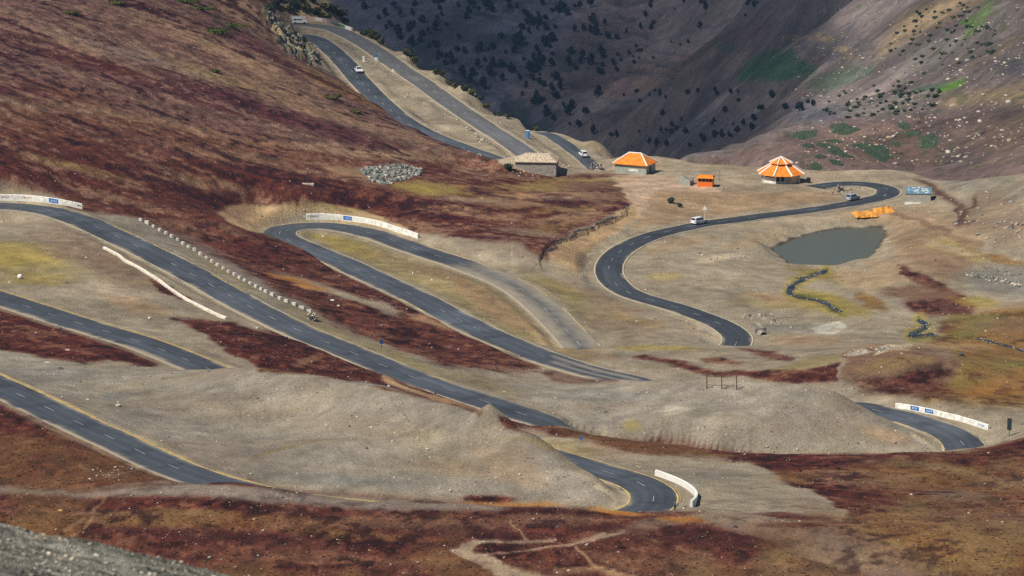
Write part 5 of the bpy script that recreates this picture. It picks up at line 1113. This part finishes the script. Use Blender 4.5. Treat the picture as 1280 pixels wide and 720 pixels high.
p = at(1261.5, 545); r = empty('signal_cabinet', p, R(-10), 'dark upright cabinet on a thin post at the right edge by the bend', 'cabinet'); MB().tube((0, 0, -.2), (0, 0, 1.3), .06).build('post', M_STEEL, r); MB().box(-.42, .42, -.2, .2, 1.25, 3.5).build('box', mat('dark_green_metal', (.03, .04, .045), .5), r); MB().box(-.47, .47, -.25, .25, 3.5, 3.6).build('lid', M_STEEL, r)
p = at(385, 230.5); r = empty('mast', p, 0, 'thin tripod mast on a pale plinth on the red hillside', 'mast')
MB().box(-1.5, 1.5, -.7, .7, -.4, .25).build('plinth', M_PALEST, r)
for x, y, xt in ((-.35, 0, -.1), (.45, .2, .1), (.1, -.4, 0)): MB().tube((x, y, 0), (xt, 0, 4.0), .07, .05).build('leg', M_STEEL, r)
MB().tube((0, 0, 3.9), (0, 0, 4.3), .09).build('head', M_LIME, r)
r = empty('post_frame', at(902, 486.5), 0, 'dark frame of three posts and a top rail with wire coils on the grey flat', 'fence')
P = [at(u, v) - r.location for u, v in ((883.5, 485.5), (902, 486.5), (920.5, 487))]
for q in P: MB().box(q.x - .09, q.x + .09, q.y - .09, q.y + .09, q.z - .3, q.z + 2.85).build('post', M_RUST, r)
MB().tube(P[0] + Vector((0, 0, 2.45)), P[2] + Vector((0, 0, 2.55)), .05).build('rail', M_RUST, r); MB().tube(P[0] + Vector((0, 0, .8)), P[2] + Vector((0, 0, .85)), .025).build('rail', M_STEEL, r)
for q, f in ((P[1], .55), (P[2], .65), (P[0], .3)):
    b = MB()
    for k in range(20):
        a0, a1 = 2 * PI * k / 20, 2 * PI * (k + 1) / 20; o_ = Vector((.65, -.1, f)); b.tube(q + o_ + Vector((math.cos(a0) * .48, 0, math.sin(a0) * .48)), q + o_ + Vector((math.cos(a1) * .48, 0, math.sin(a1) * .48)), .03, n=5)
    b.build('wire_coil', M_STEEL, r)
# small ruins of loose stone
def cairn(u, v, n, sx, sy, hh, label, mats=(0, 1, 3), seed=0, name='stone_ruin'):
    p = at(u, v); it, mm = [], []
    for _ in range(n):
        x, y = random.uniform(-sx, sx), random.uniform(-sy, sy); e = 1 - max(abs(x) / sx, abs(y) / sy) * .6; s = random.uniform(.18, .42)
        edge = max(abs(x) / sx, abs(y) / sy) > .62; it.append(((x, y, random.uniform(0, hh) * (1 if edge else .35)), s, .8)); mm.append(random.choice(mats))
    o = rock_field(name, it, MS, mi=mm, hi=False); o.location = p; tag(o, label, 'ruin')
cairn(745, 212.5, 110, 1.5, 1.6, 2.0, 'tumbled stone ruin between the stone house and the orange-roofed house'); cairn(390, 400, 130, .9, 1.2, 1.5, 'heap of broken stones at the lower end of the guard blocks')
cairn(1051, 238, 50, .8, .9, 1.6, 'dark heap of stones at the inner edge of the far right hairpin', (3, 3, 1))
r = empty('culvert', at(953, 418), R(20), 'small concrete culvert mouth right of where the dark road ends', 'culvert')
b = MB()
for k in range(10):
    a0, a1 = PI * k / 10, PI * (k + 1) / 10
    V = []
    for a_ in (a0, a1):
        for rr_ in (.75, 1.0):
            for y in (-.9, .9): V.append((rr_ * math.cos(a_), y, rr_ * math.sin(a_) - .1))
    b.add(V, [(0, 1, 5, 4), (2, 6, 7, 3), (0, 4, 6, 2), (1, 3, 7, 5)])
b.build('pipe', M_STONE, r); MB().box(-1.4, 1.4, .9, 1.2, -.5, 1.3).build('headwall', M_STONE, r)

# ---- plants
def leaf_mat(name, c, var=.35): return mat(name, c, .85, .15, noise=var, nscale=.9)
M_JUN = leaf_mat('dark_juniper', (.040, .058, .036)); M_FAR = leaf_mat('far_conifer_green', (.013, .024, .024)); M_CUSH = leaf_mat('green_cushion', (.075, .095, .018)); M_BARK = mat('bark', (.10, .07, .05), .9); M_OLV = leaf_mat('olive_shrub', (.095, .088, .030)); M_MAT = leaf_mat('juniper_mat_green', (.040, .062, .034))
def crown_mesh(name, n, rx, ry, rz_, z0, size, seed, m, cone=0):
    rr = np.random.RandomState(seed); V = []; F = []
    lob = [(rr.uniform(-.45, .45), rr.uniform(-.45, .45), rr.uniform(-.2, .7), rr.uniform(.45, .75)) for _ in range(7)]
    k = 0
    while k < n:
        L_ = lob[rr.randint(7)]; d = rr.normal(size=3); d /= np.linalg.norm(d); q = rr.uniform(.55, 1) ** .5
        p = np.array([L_[0], L_[1], L_[2]]) + d * L_[3] * q
        if p[2] < -.75: continue
        t = (p[2] + .8) / 2; sc_ = 1 - cone * max(0, t) * .75
        c_ = np.array([p[0] * rx * sc_, p[1] * ry * sc_, z0 + (p[2] + .8) * rz_])
        a = rr.normal(size=3); a /= np.linalg.norm(a); b_ = np.cross(a, d); b_ /= (np.linalg.norm(b_) + 1e-6); s = size * rr.uniform(.6, 1.3)
        i = len(V); V += [tuple(c_ + a * s), tuple(c_ + b_ * s), tuple(c_ - a * s), tuple(c_ - b_ * s)]; F.append((i, i + 1, i + 2, i + 3)); k += 1
    return mesh_obj(name, V, F, m)
# trees on the shaded slope
protos = []
for k in range(6):
    root = empty('tree', (0, 0, -2000), 0); cr = crown_mesh('crown', 190, 2.7 + .5 * (k % 3), 2.7, 2.5 + .8 * (k % 2), .3, .75, 300 + k, M_FAR, cone=.7 if k % 2 else .2); cr.parent = root
    MB().tube((0, 0, -.8), (0, 0, 3.0), .32, .12, 7).build('trunk', M_BARK, root); protos.append(root)
tpos = []
def scatter(n, poly, dens=None):
    us = [p[0] for p in poly]; vs = [p[1] for p in poly]; c_ = 0; tries = 0
    while c_ < n and tries < n * 60:
        tries += 1; u, v = random.uniform(min(us), max(us)), random.uniform(min(vs), max(vs))
        if not inpoly(np.array([u]), np.array([v]), poly)[0]: continue
        if float(fbm(np.array([u / 45.]), np.array([v / 30.]), 3, 401)[0]) < random.uniform(-.45, .25): continue
        tpos.append((u, v)); c_ += 1
scatter(150, [(440,4),(700,2),(690,90),(740,150),(760,176),(700,158),(640,140),(560,86),(500,50)]); scatter(60, [(700,2),(960,2),(900,50),(780,85),(720,120),(690,80)]); scatter(55, [(740,120),(860,110),(960,120),(1040,128),(1000,158),(930,172),(860,190),(760,176)])
ntree = 0
for i, (u, v) in enumerate(tpos):
    p = at(u, v)
    if p.y < 1700: continue
    o = copy_tree(protos[i % 6]); s_ = random.uniform(.55, 1.6) * (.95 if u < 760 else .65) * (p.y / 3500) ** .6
    o.location = p; o.scale = (s_, s_, s_ * random.uniform(.8, 1.25)); o.rotation_euler[2] = random.uniform(0, 6.28); tag(o, 'dark tree scattered on the shaded far slope', 'tree', 'trees on the shaded far slope'); ntree += 1
print('trees', ntree)
# bushes on the sunlit slope to the right
bproto = []
for k in range(4):
    root = empty('bush', (0, 0, -2000), 0); cr = crown_mesh('crown', 110, 1.7, 1.5, 1.1, .05, .45, 340 + k, M_MAT); cr.parent = root; MB().tube((0, 0, -.4), (0, 0, .8), .12, .06, 6).build('trunk', M_BARK, root); bproto.append(root)
tpos = []; scatter(90, [(1030,115),(1130,100),(1180,112),(1160,140),(1070,148),(1030,150),(1015,135)]); scatter(100, [(1110,60),(1130,20),(1200,0),(1250,20),(1250,70),(1180,95),(1120,90)])
nb = 0
for i, (u, v) in enumerate(tpos):
    p = at(u, v); o = copy_tree(bproto[i % 4]); s_ = random.uniform(.28, .8); o.location = p; o.scale = (s_ * 1.3, s_, s_ * .8); o.rotation_euler[2] = random.uniform(0, 6.28)
    tag(o, 'dark green bush on the sunlit slope at the upper right', 'bush', 'bushes on the sunlit upper right slope')
for i, (u, v, w_) in enumerate([(1006,169,23),(1055,162.5,30),(1041,177,22),(1141,167,16),(1161,176,24),(1077,183,20),(1097,192,35),(1046,190,24),(1032,182,18),(1062,196,9),(1010,182,14),(1025,196,12),(1045,203,14),(975,205,14),(1020,207,12),(1130,158,12),(1120,180,9)]):
    p = at(u, v); s = w_ / (FPX / p.y) / 2 * 1.35
    V = [(0, 0, .34)]; F = []; rr = np.random.RandomState(380 + i); ph = rr.uniform(0, 6.28, 4)
    for q, (rad, zz) in enumerate(((.3, .36), (.6, .30), (.85, .18), (1.0, -.35))):
        for k in range(24):
            a = 2 * PI * k / 24; g = 1 + .16 * math.sin(2 * a + ph[0]) + .10 * math.sin(5 * a + ph[1]) + .06 * rr.normal(); V.append((s * rad * g * math.cos(a), s * 1.5 * rad * g * math.sin(a), zz + (.10 * rr.normal() if q < 3 else 0)))
    F += [(0, 1 + k, 1 + (k + 1) % 24) for k in range(24)]
    for q in range(3): F += [(1 + q * 24 + k, 1 + (q + 1) * 24 + k, 1 + (q + 1) * 24 + (k + 1) % 24, 1 + q * 24 + (k + 1) % 24) for k in range(24)]
    V = [(x, y, z + gz(p.x + x, p.y + y) - p.z) for x, y, z in V]; o = mesh_obj('juniper_mat', V, F, M_MAT); o.location = p
    tag(o, 'flat dark green juniper mat on the brown shelf beyond the pass', 'shrub', 'juniper mats on the brown shelf')
for (u, v, w_, hh, lab, rz_) in ((233,4,15,1.1,'long green cushion shrub at the very top of the red hill',-55),(252,13,14,1.0,'green cushion shrub just below the topmost one',-55),(267,40,15,1.0,'round green cushion shrub, lowest of the bright cluster',-20),(289,34,19,1.0,'long green cushion shrub, right of the bright cluster',-55),(85,17,9,.8,'dark green cushion shrub high on the left of the hill',0),(145,6,10,.9,'near-black cushion shrub at the top edge',0),(268,90,6,.6,'small olive tuft in the middle of the upper hill',0),(443,141,7,.8,'small green tuft near the shoulder above the paired roads',0),(411,122,11,.8,'olive tuft left of the small green tuft on the shoulder',-30)):
    p = at(u, v); s = w_ / (FPX / p.y) / 2 * 3.0; m_ = M_CUSH if w_ > 12 else M_OLV
    o = crown_mesh('cushion_shrub', int(500 + 20 * w_), s, s * (.5 if w_ > 12 and rz_ < -40 else .9), hh * .62, -.2, .26, 420 + int(u), m_); o.location = p; o.rotation_euler[2] = R(rz_ * .35); tag(o, lab, 'shrub')
# shrubs along the outer rim of the far roads
sh = [crown_mesh('shrub', 150, 1.3, 1.2, .85, 0, .3, 500 + k, M_JUN if k % 2 else M_OLV) for k in range(4)]
for s_ in sh: s_.location = (0, 0, -2000)
rim = [(383,16,1.7),(367,12,1.6),(362,16,1.4),(396,19,1.5),(402,22,1.2),(368,6,1.6),(377,3,1.4),(390,3,1.2),(406,13,1.6),(413,15,1.5),(419,18,1.6),(424,21,1.6),(429,24,1.7),(434,27,1.4),(440,30,1.5),(446,34,1.3),(411,24,1),(461,45,1.5),(466,48,1.5),(471,51,1.3),(476,56,1.2),(455,40,1),(507,68,1.3),(512,71,1.4),(520,75,1.2),(545,92,1.1),(552,95,1.1),(563,102,1),(570,106,1),(580,113,1.1),(590,119,1),(600,126,1),(610,133,1.1),(622,141,1),(634,148,.9),(660,157,.9),(672,160,.8),(345,8,1.5),(352,3,1.4),(338,14,1.1)]
for i, (u, v, s) in enumerate(rim):
    p = at(u, v)
    if p.y > 1600: p = at(u - 2, v + 4)
    if p.y > 1600: continue
    o = sh[i % 4].copy(); COL.objects.link(o); o.location = (p.x, p.y, p.z); o.scale = (s, s, s * random.uniform(.8, 1.15)); o.rotation_euler[2] = random.uniform(0, 6.28); tag(o, 'dark olive shrub along the outer rim of the far roads', 'shrub', 'shrubs along the rim of the far roads')
for s_ in sh: bpy.data.objects.remove(s_)
for r_ in protos + bproto:
    for ch in list(r_.children): bpy.data.objects.remove(ch)
    bpy.data.objects.remove(r_)
for u, v, s, lab in ((636,213,1.15,'rounded grey-green bush against the left end of the stone house'),(839,254,1.0,'dark bush on the bank above the road left of the triangular sign'),(850,259,.7,'small dark bush lower on the same bank')):
    p = at(u, v); o = crown_mesh('bush', 420, 1.1 * s, 1.0 * s, .8 * s, 0, .22 * s, int(u), M_JUN); o.location = p; tag(o, lab, 'bush')
# low heath: woody tufts, too many to count
V = []; F = []; rr = np.random.RandomState(77); cnt = 0
MIX = []
while cnt < 12000:
    u = rr.uniform(-20, 1300); v = rr.uniform(0, 724); p = at(u, v)
    if p.y > 1340 or cover(p) < .6 or near_road(p, 4.6): cnt += .15; continue
    cnt += 1; s = rr.uniform(.09, .24)
    for _ in range(3):
        a = rr.uniform(0, 6.28); d = Vector((math.cos(a), math.sin(a), 0)) * s; up = Vector((rr.uniform(-.3, .3) * s, rr.uniform(-.3, .3) * s, s * rr.uniform(.5, 1.0)))
        i = len(V); b0 = p + Vector((rr.uniform(-.2, .2), rr.uniform(-.2, .2), -.05)); V += [tuple(b0 - d), tuple(b0 + d), tuple(b0 + d * .6 + up), tuple(b0 - d * .6 + up)]; F.append((i, i + 1, i + 2, i + 3)); 
    MIX += [int(rr.randint(0, 4))] * 3
hm = [mat('heath_' + n_, c_, .95, .1) for n_, c_ in (('maroon', (.075, .028, .022)), ('brown', (.12, .06, .038)), ('dark', (.060, .024, .020)), ('straw', (.22, .15, .09)))]
tag(mesh_obj('heath', V, F, hm, mi=MIX), 'low red-brown heath tufts covering the slopes', None, None, 'stuff')

# ---- the person by the lowest hairpin
def person(u, v, rz, label):
    p = at(u, v); root = empty('person', p, R(rz), label, 'person')
    J = {'pel': (0, 0, .95, .165, .12), 'wst': (0, 0, 1.10, .16, .11), 'chs': (0, .01, 1.32, .19, .12), 'nb': (0, .01, 1.47, .06, .06), 'nk': (0, 0, 1.53, .055, .055), 'hd': (0, -.01, 1.63, .085, .10), 'tp': (0, 0, 1.72, .065, .075)}
    E = [('pel', 'wst'), ('wst', 'chs'), ('chs', 'nb'), ('nb', 'nk'), ('nk', 'hd'), ('hd', 'tp')]
    for s, n_ in ((-1, 'l'), (1, 'r')):
        J.update({n_+'hip': (.09*s, 0, .90, .105, .105), n_+'kn': (.11*s, -.02, .50, .075, .075), n_+'an': (.12*s, .02, .09, .042, .042), n_+'to': (.14*s, -.15, .035, .04, .03), n_+'sh': (.18*s, .01, 1.42, .052, .052), n_+'el': (.25*s, .04, 1.14, .040, .040), n_+'wr': (.25*s, -.06, .92, .026, .026), n_+'pa': (.25*s, -.09, .85, .032, .018)})
        E += [('pel', n_+'hip'), (n_+'hip', n_+'kn'), (n_+'kn', n_+'an'), (n_+'an', n_+'to'), ('chs', n_+'sh'), (n_+'sh', n_+'el'), (n_+'el', n_+'wr'), (n_+'wr', n_+'pa')]
        for k, (dx, ln) in enumerate(((-.026, .075), (-.009, .088), (.009, .082), (.026, .064))):
            J[n_+'f%d' % k] = (.25*s + dx, -.105, .80, .0095, .0095); J[n_+'g%d' % k] = (.25*s + dx, -.10, .80 - ln, .008, .008); E += [(n_+'pa', n_+'f%d' % k), (n_+'f%d' % k, n_+'g%d' % k)]
        J[n_+'th'] = (.25*s - .045*s, -.10, .83, .010, .010); J[n_+'ti'] = (.25*s - .055*s, -.115, .785, .009, .009); E += [(n_+'pa', n_+'th'), (n_+'th', n_+'ti')]
    K = list(J); me = bpy.data.meshes.new('body'); me.from_pydata([J[k][:3] for k in K], [(K.index(a), K.index(b)) for a, b in E], [])
    o = bpy.data.objects.new('body', me); COL.objects.link(o); o.parent = root
    o.modifiers.new('s', 'SKIN'); 
    for i, k in enumerate(K): me.skin_vertices[0].data[i].radius = J[k][3:5]; me.skin_vertices[0].data[i].use_root = (i == 0)
    sb = o.modifiers.new('u', 'SUBSURF'); sb.levels = sb.render_levels = 1
    bpy.context.view_layer.update(); dg = bpy.context.evaluated_depsgraph_get(); m2 = bpy.data.meshes.new_from_object(o.evaluated_get(dg)); o.modifiers.clear(); o.data = m2
    m2.materials.clear()
    for m_ in (mat('skin', (.32, .17, .10), .6), mat('dark_trousers', (.012, .013, .02), .9), mat('grey_jacket', (.10, .10, .19), .9), M_BLACK): m2.materials.append(m_)
    for f in m2.polygons:
        c_ = f.center; f.use_smooth = True
        f.material_index = 3 if c_.z < .1 else 1 if (c_.z < .98 and abs(c_.x) < .2) else 0 if (c_.z > 1.49 or (abs(c_.x) > .19 and c_.z < .93)) else 2
    hb = bmesh.new(); bmesh.ops.create_uvsphere(hb, u_segments=14, v_segments=10, radius=.105)
    bmesh.ops.delete(hb, geom=[v_ for v_ in hb.verts if v_.co.z < -.02 and v_.co.y < .02], context='VERTS'); me = bpy.data.meshes.new('hair'); hb.to_mesh(me); hb.free(); me.materials.append(M_BLACK); ho = bpy.data.objects.new('hair', me); COL.objects.link(ho); ho.parent = root; ho.location = (0, .015, 1.665)
    MB().add([(-.015, -.095, 1.60), (.015, -.095, 1.60), (0, -.125, 1.605), (0, -.10, 1.655)], [(0, 1, 2), (1, 3, 2), (3, 0, 2), (0, 3, 1)]).build('nose', m2.materials[0], root)
    b = MB()
    for s in (-1, 1): b.box(.035 * s - .012, .035 * s + .012, -.104, -.09, 1.645, 1.656)
    b.build('eyes', M_BLACK, root); MB().box(-.025, .025, -.1, -.088, 1.572, 1.58).build('mouth', mat('lips', (.25, .08, .07), .6), root)
    for s in (-1, 1): MB().box(.088 * s - .012, .088 * s + .012, -.02, .02, 1.60, 1.66).build('ear', m2.materials[0], root, bevel=.006)
person(843.6, 638.2, -35, 'person in dark trousers and grey jacket standing at the edge of the lowest hairpin')

# ---- the cloud whose shade lies on the far slope, and the air between
def cloud():
    foot = [(-1100, 2150), (-500, 1800), (-60, 1500), (60, 1370), (150, 1380), (215, 1620), (275, 2000), (325, 2500), (350, 2900), (350, 3300), (370, 3900), (420, 4500), (300, 5200), (-1200, 5200), (-1500, 3300)]
    zc_, zg = 1500.0, -330.0; k = (zc_ - zg) / LZ; ox, oy = LX * k, LY * k
    n_ = 160; V = []; F = []
    P = resample(catmull([(x, y, 0) for x, y in foot + [foot[0]]], 20), 30)[:-1]; m_ = len(P); c0 = P.mean(0)
    P[:, 0] += 22 * fbm(P[:, 0] / 60, P[:, 1] / 60, 4, 601); P[:, 1] += 40 * fbm(P[:, 0] / 60, P[:, 1] / 60, 4, 605)
    rings = [(1.0, 0), (.97, 25), (.91, 70), (.8, 140), (.6, 190), (.35, 210), (.12, 220)]
    D_ = []
    for (s, z) in [(.1, -10), (.4, -14), (.7, -12), (.91, -8)] + rings:
        D_ += [float(np.clip((1.0 - s) / .09, 0, 1))] * m_
        for q in P:
            x, y = c0[0] + (q[0] - c0[0]) * s, c0[1] + (q[1] - c0[1]) * s
            zz = z + (40 * float(vnoise(np.array([x / 120]), np.array([y / 120]), 611)[0]) if z > 20 else 0)
            V.append((x + ox, y + oy, zc_ + zz))
    nr = 11
    for j in range(nr - 1):
        for i in range(m_): F.append((j * m_ + i, j * m_ + (i + 1) % m_, (j + 1) * m_ + (i + 1) % m_, (j + 1) * m_ + i))
    F.append(tuple(range(m_))[::-1]); F.append(tuple(range((nr - 1) * m_, nr * m_)))
    cm = bpy.data.materials.new('cloud_vapour'); cm.use_nodes = True; nt = cm.node_tree; b_ = nt.nodes['Principled BSDF']; b_.inputs['Base Color'].default_value = (.85, .86, .88, 1); b_.inputs['Roughness'].default_value = 1
    a_ = nt.nodes.new('ShaderNodeAttribute'); a_.attribute_name = 'thickness'; ma = nt.nodes.new('ShaderNodeMath'); ma.operation = 'MULTIPLY'; ma.inputs[1].default_value = .57
    nt.links.new(a_.outputs['Fac'], ma.inputs[0]); nt.links.new(ma.outputs[0], b_.inputs['Alpha'])
    o = mesh_obj('cloud', V, F, cm, None, True); at_ = o.data.attributes.new('thickness', 'FLOAT', 'POINT'); at_.data.foreach_set('value', np.array(D_, np.float32)); tag(o, 'high cloud casting shade on the far slope', None, None, 'structure')
cloud()
b = MB().box(-1300, 1300, -60, 5000, -900, 232); o = MB.build(b, 'haze', bpy.data.materials.new('air')); tag(o, 'thin blue mountain air', None, None, 'stuff')
m = o.data.materials[0]; m.use_nodes = True; nt = m.node_tree; nt.nodes.remove(nt.nodes['Principled BSDF']); v_ = nt.nodes.new('ShaderNodeVolumePrincipled')
v_.inputs['Color'].default_value = (.38, .62, 1, 1); v_.inputs['Density'].default_value = 3.0e-5; nt.links.new(v_.outputs[0], nt.nodes['Material Output'].inputs['Volume'])
